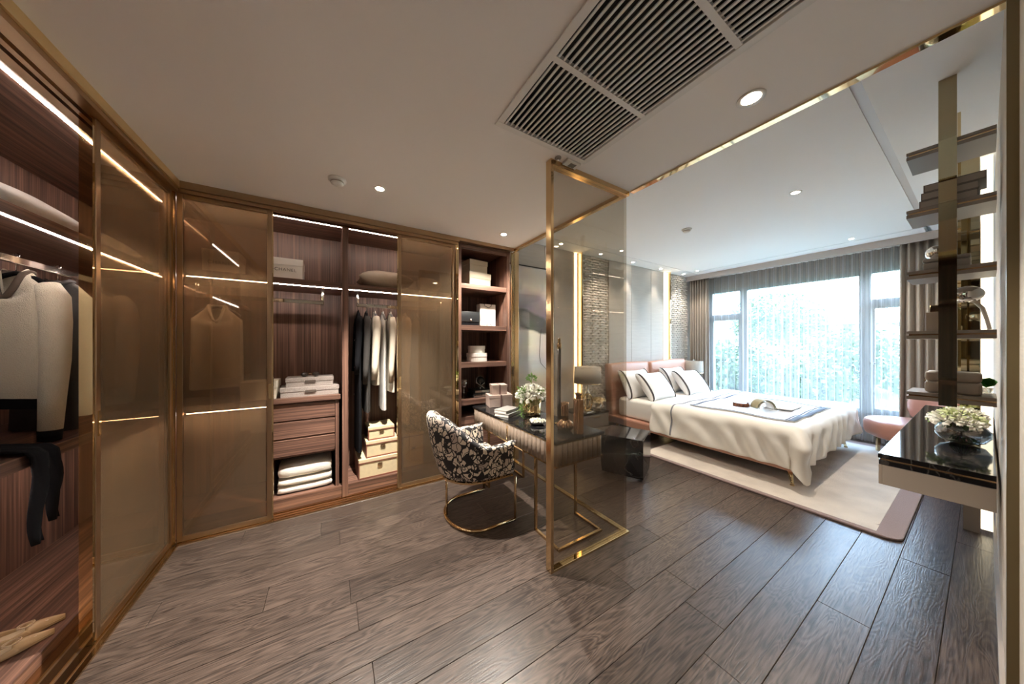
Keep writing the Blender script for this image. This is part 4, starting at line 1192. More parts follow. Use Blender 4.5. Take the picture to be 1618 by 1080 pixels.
# pillows
def bed_pillow(label, x, y, z, rz, lean, hw=.36, hh=.24, seed=0):
    t = thing('pillow', label, 'pillow', (0, 0, 0), 'bed pillows')
    obj('cushion', cushion((0, 0, 0), hw, hh, .105, 24, seed=seed), M_PILW, t, True)
    for sx in (-1, 1):
        for q_ in (.90, .86):
            pts = []
            for i in range(26):
                d = -1 + 2 * i / 25
                k = (1 - q_ ** 2.6) * max(0, 1 - abs(d) ** 2.6)
                e = .08 * (1 - d * d); g = .08 * (1 - q_ ** 2)
                pts.append((sx * q_ * (1 - e * q_ ** 2) * hw, d * (1 - g * d * d) * hh, k ** .5 * .105 + .006))
            obj('piping', B().tube(pts, .004 if q_ > .88 else .006, 6), M_DKP, t, True)
    t.rotation_euler = (lean, 0, rz)
    t.location = (x, y, z)
bed_pillow('white pillow with dark piping leaning at the back beside the left lamp', 4.24, 2.98, .778, .0, 1.12, seed=11)
bed_pillow('white pillow with dark piping lying in front on the near bed half', 4.34, 2.725, .762, .05, .95, seed=12)
bed_pillow('white pillow with dark piping at the back of the far bed half', 5.30, 2.95, .778, .0, 1.12, seed=13)
bed_pillow('white pillow with dark piping in front on the far bed half', 5.32, 2.69, .755, -.05, .92, seed=14)
# things on the bed
ZI = ZTOP + .040
mg = solo('magazine', B().rbox(4.53, 4.93, 1.18, 1.46, ZI, ZI + .012, .005, 2), M_CARD, 'open white magazine lying on the throw', 'magazine')
fm = thing('folded_magazine', 'rolled magazine standing arched on the throw', 'magazine', (4.40, 1.40, ZI))
def arch(u, v):
    a = PI * (u * 1.1 - .05)
    return (4.42 + (v - .5) * .02 - .12 * cos(a) * .6, 1.39 + .10 * cos(a), ZI + .012 + .115 * max(0, sin(a)))
obj('page', B().grid(lambda u, v: (4.40 + .10 * cos(PI * u) * .75 + (v - .5) * .13 * .6, 1.40 - .10 * cos(PI * u) * .65 + (v - .5) * .13 * .75, ZI + .006 + .105 * sin(PI * u)), 18, 5), pm('khaki_page', (.36, .32, .20), .5), fm, True, solid=.004)
obj('inner_page', B().grid(lambda u, v: (4.40 + .075 * cos(PI * u) * .75 + (v - .5) * .125 * .6, 1.40 - .075 * cos(PI * u) * .65 + (v - .5) * .125 * .75, ZI + .006 + .08 * sin(PI * u)), 18, 5), M_CARD, fm, True, solid=.003)
bt = solo('bracelet', B().grid(lambda u, v: (4.37 + .085 * cos(PI * (.75 + 1.1 * u)), 1.612 + .085 * sin(PI * (.75 + 1.1 * u)), ZI - .004 + .045 * v), 24, 4), pm('tortoiseshell', (.16, .05, .02), .25, var=(40, .7)), 'tortoiseshell cuff lying on the throw', 'bracelet', smooth=True, solid=.008)
eg = thing('eyeglasses', 'thin framed eyeglasses lying on the throw before the magazine', 'glasses', (4.38, 1.30, ZI - .004))
for dx, dy in ((0, 0), (.045, -.05)):
    obj('rim', B().tube([(4.36 + dx + .022 * cos(a) * .7, 1.32 + dy - .022 * cos(a) * .7, ZI + .018 + .018 * sin(a)) for a in [2 * PI * i / 16 for i in range(16)]], .0018, 6, closed=True), M_CHROME, eg, True)
obj('temple', B().tube([(4.345, 1.335, ZI + .02), (4.40, 1.40, ZI + .004)], .0018, 6).tube([(4.42, 1.255, ZI + .02), (4.48, 1.31, ZI + .004)], .0018, 6), M_CHROME, eg, True)

# ------------------------------------------------------------------ marble block table
mb = thing('side_table', 'faceted black marble block table beside the bed', 'table', (0, 0, 0))
tp = [(0, 0), (.44, 0), (.44, .44), (0, .44)]
blk = B()
blk.v = [(0, 0, .03), (.34, 0.0, .03), (.40, .06, .03), (.40, .44, .03), (0, .44, .03),
         (0, 0, .20), (.44, 0, .20), (.44, .0, .20), (.44, .44, .20), (0, .44, .20),
         (0, 0, .43), (.44, 0, .43), (.44, .0, .43), (.44, .44, .43), (0, .44, .43)]
blk.v = [(0, 0, .03), (.36, 0, .03), (.36, .42, .03), (0, .42, .03), (0, 0, .19), (.44, 0, .19), (.44, .44, .19), (0, .44, .19), (0, 0, .43), (.44, 0, .43), (.44, .44, .43), (0, .44, .43)]
blk.f = [(3, 2, 1, 0), (8, 9, 10, 11)] + [(i + a, (i + 1) % 4 + a, (i + 1) % 4 + a + 4, i + a + 4) for a in (0, 4) for i in range(4)]
obj('block', blk, M_MARB, mb, bevel=.003)
obj('plinth', B().box(.04, .32, .05, .38, 0, .03), M_CHROME, mb)
mb.location = (2.70, 1.83, 0); mb.rotation_euler = (0, 0, .42)
# second corner must face the camera: block rotated about its near corner

# ------------------------------------------------------------------ nightstands and lamps
M_TAUPEL = pm('taupe_lacquer', (.22, .19, .17), .25, coat=.3)
M_SHADE = pm('grey_linen_shade', (.42, .38, .33), .85, bump=(200, .2))
def nightstand(label, x0, x1):
    t = thing('nightstand', label, 'nightstand', ((x0 + x1) / 2, 3.08, 0))
    obj('cabinet', B().box(x0, x1, 2.86, 3.243, .06, .44), M_TAUPEL, t, bevel=.004)
    obj('top', B().box(x0 - .005, x1 + .005, 2.85, 3.247, .44, .46), M_MARB, t, bevel=.003)
    for z0, z1 in ((.07, .245), (.255, .43)):
        d_ = obj('drawer', B().box(x0 + .01, x1 - .01, 2.845, 2.862, z0, z1), M_TAUPEL, t, bevel=.003)
        obj('pull', B().box((x0 + x1) / 2 - .06, (x0 + x1) / 2 + .06, 2.836, 2.845, z1 - .03, z1 - .022), M_GOLD, d_)
    obj('plinth', B().box(x0 + .02, x1 - .02, 2.89, 3.26, 0, .06), M_GOLD, t)
nightstand('taupe lacquer nightstand on the partition side of the bed', 2.88, 3.40)
nightstand('taupe lacquer nightstand on the window side of the bed', 6.02, 6.36)
def lamp(label, c, r, z0, z1, zb):
    t = thing('table_lamp', label, 'lamp', (c[0], c[1], zb))
    obj('base', B().box(c[0] - .055, c[0] + .055, c[1] - .055, c[1] + .055, zb, zb + .02), M_GOLDM, t, bevel=.003)
    obj('stem', B().lathe([(.03, .02), (.036, .05), (.03, .10), (.036, .15), (.03, .20), (.036, .25), (.012, .29), (.010, z0 - zb + .05)], 24, (c[0], c[1], zb), 8, .06), M_CHROME, t, True)
    obj('lamp_shade', B().lathe([(r, z0 - zb), (r * .96, z1 - zb), (r * .955, z1 - zb), (r * .995, z0 - zb), (r, z0 - zb)], 40, (c[0], c[1], zb)), M_SHADE, t, True)
    obj('shade_band', B().lathe([(r * 1.003, z0 - zb), (r * 1.003, z0 - zb + .012)], 40, (c[0], c[1], zb)), M_GOLD, t, True)
    obj('shade_top', B().lathe([(.01, z1 - zb - .01), (r * .955, z1 - zb - .006), (r * .955, z1 - zb - .002), (.01, z1 - zb - .004)], 40, (c[0], c[1], zb)), M_SHADE, t, True)
    obj('finial', B().ball((c[0], c[1], z1 + .018), .014, 12, 8).lathe([(.006, -.03), (.006, .01)], 10, (c[0], c[1], z1 + .01)), M_CHROME, t, True)
lamp('grey drum table lamp seen through the smoked glass', (3.19, 3.06), .195, .845, 1.085, .461)
lamp('grey drum table lamp beside the window curtain', (6.18, 3.08), .17, .84, 1.075, .461)
CZ = .0212      # the clock stands on the book
ck = thing('gold_clock', 'round openwork gold ornament clock on the nightstand', 'ornament', (3.05, 2.93, .461 + CZ))
obj('ring', B().tube([(3.05 + .095 * cos(a), 2.93, .585 + CZ + .115 * sin(a)) for a in [2 * PI * i / 32 for i in range(32)]], .010, 8, closed=True), M_GOLDM, ck, True)
obj('inner_ring', B().tube([(3.05 + .05 * cos(a), 2.93, .585 + CZ + .06 * sin(a)) for a in [2 * PI * i / 24 for i in range(24)]], .006, 8, closed=True), M_GOLDM, ck, True)
for i in range(8):
    a = 2 * PI * i / 8
    obj('spoke', B().tube([(3.05 + .05 * cos(a), 2.93, .585 + CZ + .06 * sin(a)), (3.05 + .09 * cos(a), 2.93, .585 + CZ + .11 * sin(a))], .003, 6), M_GOLDM, ck, True)
obj('base', B().box(3.0, 3.10, 2.90, 2.96, .461 + CZ, .472 + CZ), M_GOLDM, ck)
fs_ = thing('flower_vase', 'small glass of cream carnations on the nightstand', 'flowers', (3.27, 2.93, .461))
obj('glass', B().lathe([(.035, 0), (.04, .01), (.042, .10)], 20, (3.27, 2.93, .461)), M_CRYS, fs_, True)
M_CARN = pm('cream_petal', (.72, .58, .36), .7)
for i in range(9):
    a = i * 2.4; q_ = .10 * math.sqrt((i + .2) / 9)
    obj('carnation', rose((3.27 + q_ * cos(a), 2.93 + q_ * sin(a) * .7, .64 - q_ * q_ * 3), .05, 100 + i, (-q_ * sin(a) * 6, q_ * cos(a) * 6)), M_CARN, fs_, True)
book('pale book under the gold clock on the nightstand', (3.05, 2.945, .4615), .15, .13, .02, M_GREYB, .12)

# ------------------------------------------------------------------ painting
def art():
    m, n, l, p = nmat('abstract_canvas')
    tc = n.new('ShaderNodeTexCoord'); sp = n.new('ShaderNodeSeparateXYZ'); l.new(tc.outputs['Object'], sp.inputs[0])
    nz = n.new('ShaderNodeTexNoise'); nz.inputs['Scale'].default_value = 2.2; nz.inputs['Detail'].default_value = 4; l.new(tc.outputs['Object'], nz.inputs['Vector'])
    def M(op, a, b):
        q = n.new('ShaderNodeMath'); q.operation = op
        for i, s_ in enumerate((a, b)):
            if isinstance(s_, (int, float)): q.inputs[i].default_value = s_
            else: l.new(s_, q.inputs[i])
        return q.outputs[0]
    X, Z = sp.outputs[0], sp.outputs[2]
    t = M('ADD', M('DIVIDE', Z, 1.9), M('MULTIPLY', M('SUBTRACT', nz.outputs['Fac'], .5), .16))
    t = M('ADD', t, M('MULTIPLY', M('SINE', M('MULTIPLY', X, 5.0), 0), .03))
    rp = n.new('ShaderNodeValToRGB'); e = rp.color_ramp.elements
    stops = [(0, (.42, .37, .30)), (.18, (.66, .58, .47)), (.30, (.55, .54, .54)), (.40, (.76, .69, .60)), (.515, (.80, .73, .63)), (.535, (.10, .11, .10)), (.625, (.12, .13, .115)), (.65, (.38, .32, .34)), (.74, (.56, .46, .47)), (.84, (.76, .68, .58)), (1, (.74, .68, .62))]
    e[0].position, e[0].color = stops[0][0], (*stops[0][1], 1)
    e[1].position, e[1].color = stops[-1][0], (*stops[-1][1], 1)
    for po, c in stops[1:-1]:
        k = e.new(po); k.color = (*c, 1)
    l.new(t, rp.inputs[0])
    n2 = n.new('ShaderNodeTexNoise'); n2.inputs['Scale'].default_value = 3.1; n2.inputs['Detail'].default_value = 3; l.new(tc.outputs['Object'], n2.inputs['Vector'])
    mx = n.new('ShaderNodeMixRGB'); mx.blend_type = 'SOFT_LIGHT'; mx.inputs[0].default_value = .5
    l.new(rp.outputs[0], mx.inputs[1]); l.new(n2.outputs['Color'], mx.inputs[2])
    l.new(mx.outputs[0], p.inputs['Base Color']); p.inputs['Roughness'].default_value = .6
    return m
pa = thing('painting', 'large abstract canvas with a dark band in a thin black frame', 'painting', (2.45, 3.31, .60))
obj('canvas', B().box(1.985, 2.735, 3.295, 3.322, .62, 2.475), art(), pa)
obj('frame', B().box(1.97, 1.985, 3.288, 3.325, .605, 2.49).box(2.735, 2.75, 3.288, 3.325, .605, 2.49).box(1.97, 2.75, 3.288, 3.325, 2.475, 2.49).box(1.97, 2.75, 3.288, 3.325, .605, .62), M_INK, pa)
obj('ink_line', B().tube([(2.52, 3.2945, 1.62), (2.50, 3.2945, 1.50), (2.49, 3.2945, 1.25), (2.51, 3.2945, 1.15), (2.62, 3.2945, 1.05), (2.66, 3.2945, .98), (2.66, 3.2945, .80)], .003, 5), M_INK, pa)
# ------------------------------------------------------------------ curtains
M_SHEER_, n, l, p = nmat('sheer_voile')
n.remove(p)
tr_ = n.new('ShaderNodeBsdfTransparent'); tr_.inputs[0].default_value = (.97, .97, .97, 1)
tl_ = n.new('ShaderNodeBsdfTranslucent'); tl_.inputs[0].default_value = (.46, .46, .46, 1)
df_ = n.new('ShaderNodeBsdfDiffuse'); df_.inputs[0].default_value = (.58, .55, .53, 1)
a_ = n.new('ShaderNodeMixShader'); a_.inputs[0].default_value = .5
l.new(tl_.outputs[0], a_.inputs[1]); l.new(df_.outputs[0], a_.inputs[2])
lw_ = n.new('ShaderNodeLayerWeight'); lw_.inputs[0].default_value = .5     # denser where the folds turn edge-on
ma_ = n.new('ShaderNodeMath'); ma_.operation = 'MULTIPLY_ADD'; ma_.inputs[1].default_value = .55; ma_.inputs[2].default_value = .26
ma_.use_clamp = True
l.new(lw_.outputs['Facing'], ma_.inputs[0])
x_ = n.new('ShaderNodeMixShader'); l.new(ma_.outputs[0], x_.inputs[0]); l.new(tr_.outputs[0], x_.inputs[1]); l.new(a_.outputs[0], x_.inputs[2])
l.new(x_.outputs[0], n['Material Output'].inputs[0])
M_DRAPE = pm('cream_drape', (.44, .38, .32), .9, bump=((80, 80, 80), .1))
def curtain(name, label, y0, y1, x, amp, pleats, m, seed, hem=None, z0=.012, z1=2.76, group=None):
    t = thing(name, label, 'curtain', (x, (y0 + y1) / 2, z0), group)
    rr = random.Random(seed); ph = [rr.random() * 6 for _ in range(5)]
    def f(u, v):
        h = 1 - v
        y = y0 + (y1 - y0) * u + .012 * sin(3 * ph[0] + 17 * u) * h
        w = sin(2 * PI * pleats * u + .8 * sin(5 * u + ph[1]) + .5 * h * sin(9 * u + ph[2]))
        w2 = .35 * sin(4 * PI * pleats * u + ph[3] + h)
        return (x + amp * (w + w2 * h) * (1 - .15 * h * sin(11 * u + ph[4])), y, z0 + (z1 - z0) * v)
    obj('cloth', B().grid(f, int(pleats * 14) + 1, 9), m, t, True, solid=0 if m is M_SHEER_ else .004)
    if hem:
        obj('hem_band', B().grid(lambda u, v: (f(u, v * .03)[0] - .004, f(u, 0)[1], f(u, v * .03)[2]), int(pleats * 14) + 1, 3), hem, t, True)
    obj('heading', B().box(x - .02, x + .02, min(y0, y1), max(y0, y1), z1, z1 + .02), M_WHITE, t)
    return t
curtain('sheer_curtain', 'sheer voile curtain in front of the wide middle pane', 1.604, 3.00, 6.605, .030, 12, M_SHEER_, 1)
curtain('sheer_curtain', 'sheer voile curtain in front of the glazed door by the armchair', .42, 1.596, 6.605, .030, 13, M_SHEER_, 2)
curtain('drape', 'cream drape with dark hem beside the lamp in the corner', 2.94, 3.30, 6.49, .034, 7, M_DRAPE, 3, hem=M_TAUPE, z0=.02)
curtain('drape', 'cream drape hanging beside the floating shelves', -.01, .60, 6.49, .034, 9, M_DRAPE, 4, z0=.02)

# ------------------------------------------------------------------ blush armchair by the window
M_BLUSH = pm('blush_leather', (.50, .25, .20), .38, bump=(50, .05))
ac = thing('lounge_chair', 'blush leather lounge chair by the glazed door', 'chair', (0, 0, 0))
st_ = B()
NS = 36
for z0, k in ((.235, .90), (.25, .96), (.30, 1.0), (.38, 1.0), (.425, .97), (.445, .90), (.45, .75)):
    st_.v += [(.36 * k * math.copysign(abs(cos(2 * PI * i / NS)) ** .75, cos(2 * PI * i / NS)), .36 * k * math.copysign(abs(sin(2 * PI * i / NS)) ** .8, sin(2 * PI * i / NS)), z0) for i in range(NS)]
for i in range(6):
    for k in range(NS): st_.f.append((i * NS + k, i * NS + (k + 1) % NS, (i + 1) * NS + (k + 1) % NS, (i + 1) * NS + k))
st_.f += [tuple(range(NS - 1, -1, -1)), tuple(6 * NS + k for k in range(NS))]
obj('seat', st_, M_BLUSH, ac, True)
def bk(u, v):
    an = -PI / 2 + (u - .5) * 2.3
    a = 2 * PI * v
    e = (1 - abs(2 * u - 1) ** 6) ** .5 if abs(2 * u - 1) < 1 else 0
    rad = .33 + .075 * cos(a) * max(.05, e) + .03 * sin(a)
    return (rad * cos(an), rad * sin(an) + .02, .60 + .175 * sin(a) * (.25 + .75 * e))
bb = B().grid(bk, 26, 20, cv=True)
bb.f += [tuple(range(19, -1, -1)), tuple(25 * 20 + k for k in range(20))]
obj('backrest', bb, M_BLUSH, ac, True)
for lx, ly in ((.20, .19), (-.20, .19), (.20, -.19), (-.20, -.19)):
    obj('leg', B().box(lx - .016, lx + .016, ly - .016, ly + .016, -.02 if lx < 0 and ly < 0 else 0, .245), M_GOLDM, ac, bevel=.002)
ac.location = (6.04, .475, .02); ac.rotation_euler = (0, 0, .55)

# ------------------------------------------------------------------ floating desk and shelves on the right wall
M_GREIGE = pm('greige_lacquer', (.40, .34, .28), .4)
M_SHELF = pm('taupe_shelf', (.27, .235, .205), .4)
vd = thing('vanity_counter', 'floating counter with glossy black stone top below the shelves', 'counter', (4.2, .15, .56))
CX0, CX1, CY0, CY1 = 2.86, 5.55, -.030, .348
obj('stone_top', B().box(CX0, CX1, CY0, CY1, .722, .75), M_MARB, vd, bevel=.002)
obj('gold_inlay', B().box(CX0 + .008, CX1, CY0, CY1 - .008, .712, .722), M_GOLD, vd)
obj('stone_lower', B().box(CX0 + .003, CX1, CY0, CY1 - .003, .684, .712), M_MARB, vd, bevel=.002)
obj('drawer_box', B().box(CX0 + .004, CX1, CY0, CY1 - .016, .563, .682), M_GREIGE, vd, bevel=.002)
obj('drawer_front', B().box(CX0 + .004, CX1, CY1 - .016, CY1 - .002, .563, .682), M_GREIGE, vd, bevel=.002)
# mirror fin with a lit slot beside it
fn = thing('mirror_column', 'bronze mirror column with a glowing slot beside the wall', 'mirror', (4.15, .05, 0))
obj('mirror', B().box(4.13, 4.15, .022, .104, .76, ZB - .002), M_BRONZE, fn)
obj('lower_panel', B().box(4.13, 4.15, .022, .090, 0, .562), M_SHELF, fn)
obj('light_slot', B().box(4.16, 4.17, -.030, .018, .03, .560).box(4.16, 4.17, -.030, .018, .76, ZB - .01), emis('slot_light', (1.0, .86, .60), 1.2), fn)
# shelves hung from a bronze post
sf = thing('wall_shelf', 'taupe floating shelves hung on a bronze mirror post', 'shelf', (2.94, .1, 1.1))
for z1 in (2.507, 2.177, 1.829, 1.492, 1.150):
    s1 = obj('shelf', B().box(2.80, 3.075, -.030, .238, z1 - .016, z1).box(2.80, 3.075, -.030, .238, z1 - .044, z1 - .025), M_SHELF, sf, bevel=.001)
    obj('gold_inlay', B().box(2.806, 3.069, -.030, .230, z1 - .025, z1 - .016), M_GOLD, s1)
obj('post', B().box(2.776, 2.790, .078, .133, 1.09, ZB - .001), M_BRONZE, sf)
obj('post', B().box(3.250, 3.262, .078, .090, 1.152, ZB - .001), M_GOLDM, sf)
# shelf contents
M_BKS = pm('dark_grey_cover', (.17, .15, .14), .5)
for i, (lab, y0, y1) in enumerate((('bottom', .018, .196), ('middle', .016, .190), ('top', -.004, .182))):
    z0 = 2.178 + i * .042
    t = thing('book', 'dark grey book, %s of the stack on the second highest shelf' % lab, 'book', (2.92, .1, z0), 'stacked grey books')
    obj('cover', B().box(2.815, 3.02, y0, y1, z0, z0 + .004).box(2.815, 3.02, y0, y1, z0 + .036, z0 + .04).box(2.815, 3.02, y1 - .004, y1, z0, z0 + .04), M_BKS, t)
    obj('pages', B().box(2.817, 3.016, y0 + .004, y1 - .004, z0 + .004, z0 + .036), pm('grey_pages', (.38, .34, .30), .7), t)
t = thing('jewellery_box', 'taupe rounded box on the middle shelf', 'box', (2.92, .1, 1.83))
obj('box_body', B().rbox(2.82, 3.02, .040, .186, 1.830, 1.870, .008), M_SHELF, t, True)
obj('lid', B().rbox(2.82, 3.02, .040, .186, 1.871, 1.893, .008), M_SHELF, t, True)
so = thing('silver_ball', 'mirror silver ball on the taupe rounded box', 'ornament', (2.93, .145, 1.894))
obj('ball', B().ball((2.93, .145, 1.938), .040, 24, 16), M_CHROME, so, True)
obj('stand', B().lathe([(.018, 0), (.018, .008), (.01, .012)], 16, (2.93, .145, 1.894)), M_CHROME, so)
t = thing('perfume_bottle', 'greige square bottle with a gold cap on a shelf', 'bottle', (2.90, .155, 1.493))
obj('bottle', B().rbox(2.85, 2.95, .120, .178, 1.493, 1.598, .004, 2), M_GREIGE, t)
obj('cap', B().box(2.88, 2.92, .133, .165, 1.598, 1.638), M_GOLDM, t, bevel=.002)
t = thing('bird_sculpture', 'silver ovoid sculpture on a curved ivory leg', 'ornament', (2.95, .04, 1.493))
obj('silver_head', B().ball((2.95, .052, 1.690), .055, 24, 16, sy=.95, sz=.8), M_CHROME, t, True)
obj('curved_leg', B().tube([(2.96, -.012, 1.497), (2.955, -.004, 1.55), (2.95, .008, 1.61), (2.95, .028, 1.645), (2.95, .055, 1.655), (2.95, .085, 1.648)], [.007, .007, .008, .008, .007, .004], 8), M_CARD, t, True)
t = thing('jewellery_case', 'greige rounded vanity case on the lowest shelf', 'case', (2.93, .095, 1.151))
obj('case_body', B().rbox(2.83, 2.985, .008, .180, 1.151, 1.215, .014), M_GREIGE, t, True)
obj('case_lid', B().rbox(2.83, 2.985, .008, .180, 1.216, 1.268, .016), M_GREIGE, t, True)
obj('clasp', B().box(2.91, 2.95, .180, .185, 1.20, 1.23), M_GOLDM, t)
t = thing('potted_plant', 'small green leafy plant at the wall on the lowest shelf', 'plant', (3.04, -.004, 1.151))
obj('pot', B().lathe([(.014, 0), (.020, .03), (.018, .03), (.012, .006)], 16, (3.04, -.004, 1.151)), M_CRYS, t, True)
for i in range(16):
    rr = random.Random(40 + i)
    a = i * 2.4; e = .2 + .6 * rr.random()
    c_ = Vector((3.04, -.002, 1.182)); d_ = Vector((max(-.12, cos(a) * .5), abs(sin(a)) * .3 - .1, e)).normalized()
    s_ = d_.cross(Vector((0, 0, 1))).normalized(); L = .045 + .03 * rr.random()
    up = s_.cross(d_)
    obj('leaf', B().grid(lambda u, v: tuple(c_ + d_ * L * u + s_ * (v - .5) * .06 * (sin(PI * min(1, u * 1.02)) ** .7) + up * (.012 * sin(PI * u) - .01 * u * u)), 5, 4), pm('shelf_leaf', (.05, .22, .03), .4) if i == 0 else bpy.data.materials['shelf_leaf'], t, True)
# fishbowl with hydrangea on the counter
FC = (3.62, .082)
fb_ = thing('fishbowl_vase', 'round glass bowl of pale green hydrangea on the counter', 'flowers', (*FC, .751))
obj('bowl', B().lathe([(.045, .002), (.085, .018), (.108, .055), (.106, .095), (.080, .132), (.066, .145), (.064, .143), (.10, .09), (.10, .06)], 36, (*FC, .751)), thin_glass('smoky_bowl', (.55, .58, .62), .18, .01), fb_, True)
rr = random.Random(21)
stb = B()
for i in range(14):
    a = i * 2.4
    stb.tube([(FC[0] + .05 * cos(a), FC[1] + .05 * sin(a), .775), (FC[0] - .03 * cos(a), FC[1] - .03 * sin(a), .90)], .004, 5)
o_ = obj('stems', stb, M_LEAFD, fb_, True); o_['kind'] = 'stuff'
for i in range(26):
    a = i * 2.4; q_ = .120 * math.sqrt((i + .3) / 26)
    yy = max(.035, FC[1] + q_ * sin(a))
    obj('floret', rose((FC[0] + q_ * cos(a) * 1.25, yy, .975 - q_ * q_ * 5.0 + .01 * rr.random()), .050 + .014 * rr.random(), 200 + i, (-q_ * sin(a) * 5, q_ * cos(a) * 5)), M_PETG if i % 3 == 0 else M_PETW, fb_, True)
for i in range(14):
    a = i * 2.4 + 1; q_ = .115
    c_ = Vector((FC[0] + q_ * cos(a) * .7, max(.03, FC[1] + q_ * sin(a) * .7), .905)); d_ = Vector((cos(a), max(-.25, sin(a) * .6), .15 - .5 * (i % 2))).normalized()
    s_ = d_.cross(Vector((0, 0, 1))).normalized()
    obj('leaf', B().grid(lambda u, v: tuple(c_ + d_ * .075 * u + s_ * (v - .5) * .05 * (sin(PI * min(1, u * 1.02)) ** .7) + Vector((0, 0, .015 * sin(PI * u)))), 5, 4), M_LEAF, fb_, True)

# ------------------------------------------------------------------ ceiling fixtures
def downlight(label, x, y, z, r, power, col=C_WARM, spot=True, size=150, group=None, aim=None):
    t = thing('downlight', label, 'ceiling light', (x, y, z), group)
    obj('trim_ring', B().lathe([(r * .72, -.002), (r, -.006), (r, 0), (r * .72, .0)], 28, (x, y, z)), M_WHITE, t, True)
    obj('bulb', B().lathe([(.001, -.0035), (r * .62, -.0035), (r * .70, -.001)], 24, (x, y, z)), M_LAMP, t, True)
    L = bpy.data.lights.new('lamp', 'SPOT')
    L.energy = power; L.color = col; L.spot_size = math.radians(size); L.spot_blend = .7; L.shadow_soft_size = r * .6
    lo = bpy.data.objects.new('lamp', L); COL.objects.link(lo); lo.parent = t
    lo.location = (0, 0, -.02)
    if aim: lo.rotation_euler = (Vector(aim) - Vector((x, y, z))).to_track_quat('-Z', 'Y').to_euler()
    return t
downlight('round downlight between the air grille and the gold ceiling strip', 1.665, .574, ZD, .055, P_DOWN * .5, size=80)
downlight('round downlight beside the smoke detector above the wardrobe', .304, 2.35, ZD, .042, P_DOWN * 1.75, size=80)
downlight('round downlight in front of the display cabinet', 1.534, 2.647, ZD, .042, P_DOWN * .55, size=130)
BG = 'small bedroom downlights along the bed wall'
for lab, x, y in (('relief panel seen through the smoked glass', 3.593, 3.17), ('near half of the headboard', 4.43, 3.20), ('far half of the headboard beside the lit gold fin', 5.246, 3.195), ('relief panel beside the curtain', 6.05, 3.205), ('abstract canvas', 2.755, 3.144)):
    downlight('small downlight above the ' + lab, x, y, ZB, .035, P_BED * .8, C_SOFT, True, 52, BG)
for lab, x, y, r in (('small downlight above the lamp side bed corner', 3.74, 2.898, .03), ('small downlight inside the shadow gap corner by the window', 6.0, 2.92, .03), ('downlight in the middle of the bedroom ceiling', 3.681, .93, .045), ('small downlight near the pelmet above the lounge chair', 5.936, .946, .035)):
    downlight(lab, x, y, ZB, r, P_BED * (3.2 if r > .04 else 1), C_SOFT, True, 110)
def smoke(label, x, y, z):
    t = thing('smoke_detector', label, 'smoke detector', (x, y, z))
    obj('base', B().lathe([(.055, 0), (.055, -.012), (.050, -.016)], 28, (x, y, z)), M_WHITE, t, True)
    obj('head', B().lathe([(.040, -.016), (.038, -.034), (.024, -.044), (.001, -.046)], 28, (x, y, z)), M_WHITE, t, True)
    obj('vent', B().lathe([(.0405, -.020), (.0405, -.026)], 28, (x, y, z)), M_BASEB, t)
smoke('white smoke detector on the dressing room ceiling', .035, 2.37, ZD)
smoke('white smoke detector on the bedroom ceiling', 3.72, 1.932, ZB)
# air grille
ag = thing('air_grille', 'white linear slot air grille in the dressing room ceiling', 'vent', (1.05, .7, ZD))
f = B()
o0, i0 = .022, .012
for (x0, x1, y0, y1) in ((GX0 - o0, GX1 + o0, GY0 - o0, GY0 + i0), (GX0 - o0, GX1 + o0, GY1 - i0, GY1 + o0), (GX0 - o0, GX0 + i0, GY0 + i0, GY1 - i0), (GX1 - i0, GX1 + o0, GY0 + i0, GY1 - i0)):
    f.box(x0, x1, y0, y1, ZD - .008, ZD + .012)
obj('frame', f, M_WHITE, ag, bevel=.002)
obj('duct', B().box(GX0 + .002, GX1 - .002, GY0 + .002, GY1 - .002, ZD + .235, ZD + .245).box(GX0 + .001, GX0 + .006, GY0 + .002, GY1 - .002, ZD + .013, ZD + .235).box(GX1 - .006, GX1 - .001, GY0 + .002, GY1 - .002, ZD + .013, ZD + .235).box(GX0 + .006, GX1 - .006, GY0 + .001, GY0 + .006, ZD + .013, ZD + .235).box(GX0 + .006, GX1 - .006, GY1 - .006, GY1 - .001, ZD + .013, ZD + .235), pm('black_duct_liner', (.03, .03, .03), .9), ag)
bars = (.905, .497)
for yb in bars: obj('cross_bar', B().box(GX0 + i0, GX1 - i0, yb - .012, yb + .012, ZD - .006, ZD + .012), M_WHITE, ag)
nsl = 21
secs = ((GY0 + i0, bars[1] - .012), (bars[1] + .012, bars[0] - .012), (bars[0] + .012, GY1 - i0))
for y0, y1 in secs:
    proto = None
    for i in range(nsl):
        x = GX0 + i0 + (i + .5) * (GX1 - GX0 - 2 * i0) / nsl
        if proto is None:
            proto = obj('slat', B().add([(-.0045, 0, -.004), (.0045, 0, -.004), (.0045, y1 - y0, -.004), (-.0045, y1 - y0, -.004), (-.003, 0, .004), (.0045, 0, .004), (.0045, y1 - y0, .004), (-.003, y1 - y0, .004)],
                [(3, 2, 1, 0), (4, 5, 6, 7), (0, 1, 5, 4), (1, 2, 6, 5), (2, 3, 7, 6), (3, 0, 4, 7)]), M_WHITE, None)
            s_ = proto
        else:
            s_ = proto.copy(); COL.objects.link(s_)
        s_.parent = ag
        s_.location = Vector((x, y0, ZD)) - ag.location
t = thing('ceiling_sensor', 'small square white sensor with grey window beside the gold post', 'sensor', (1.30, 1.375, ZD))
obj('housing', B().box(1.235, 1.345, 1.345, 1.400, ZD - .018, ZD), M_WHITE, t, bevel=.004)
obj('window', B().box(1.272, 1.318, 1.358, 1.392, ZD - .0195, ZD - .017), pm('grey_window', (.14, .14, .14), .3), t)
t = thing('sprinkler', 'small dark round sprinkler rose beside the air grille', 'sprinkler', (1.185, 1.380, ZD))
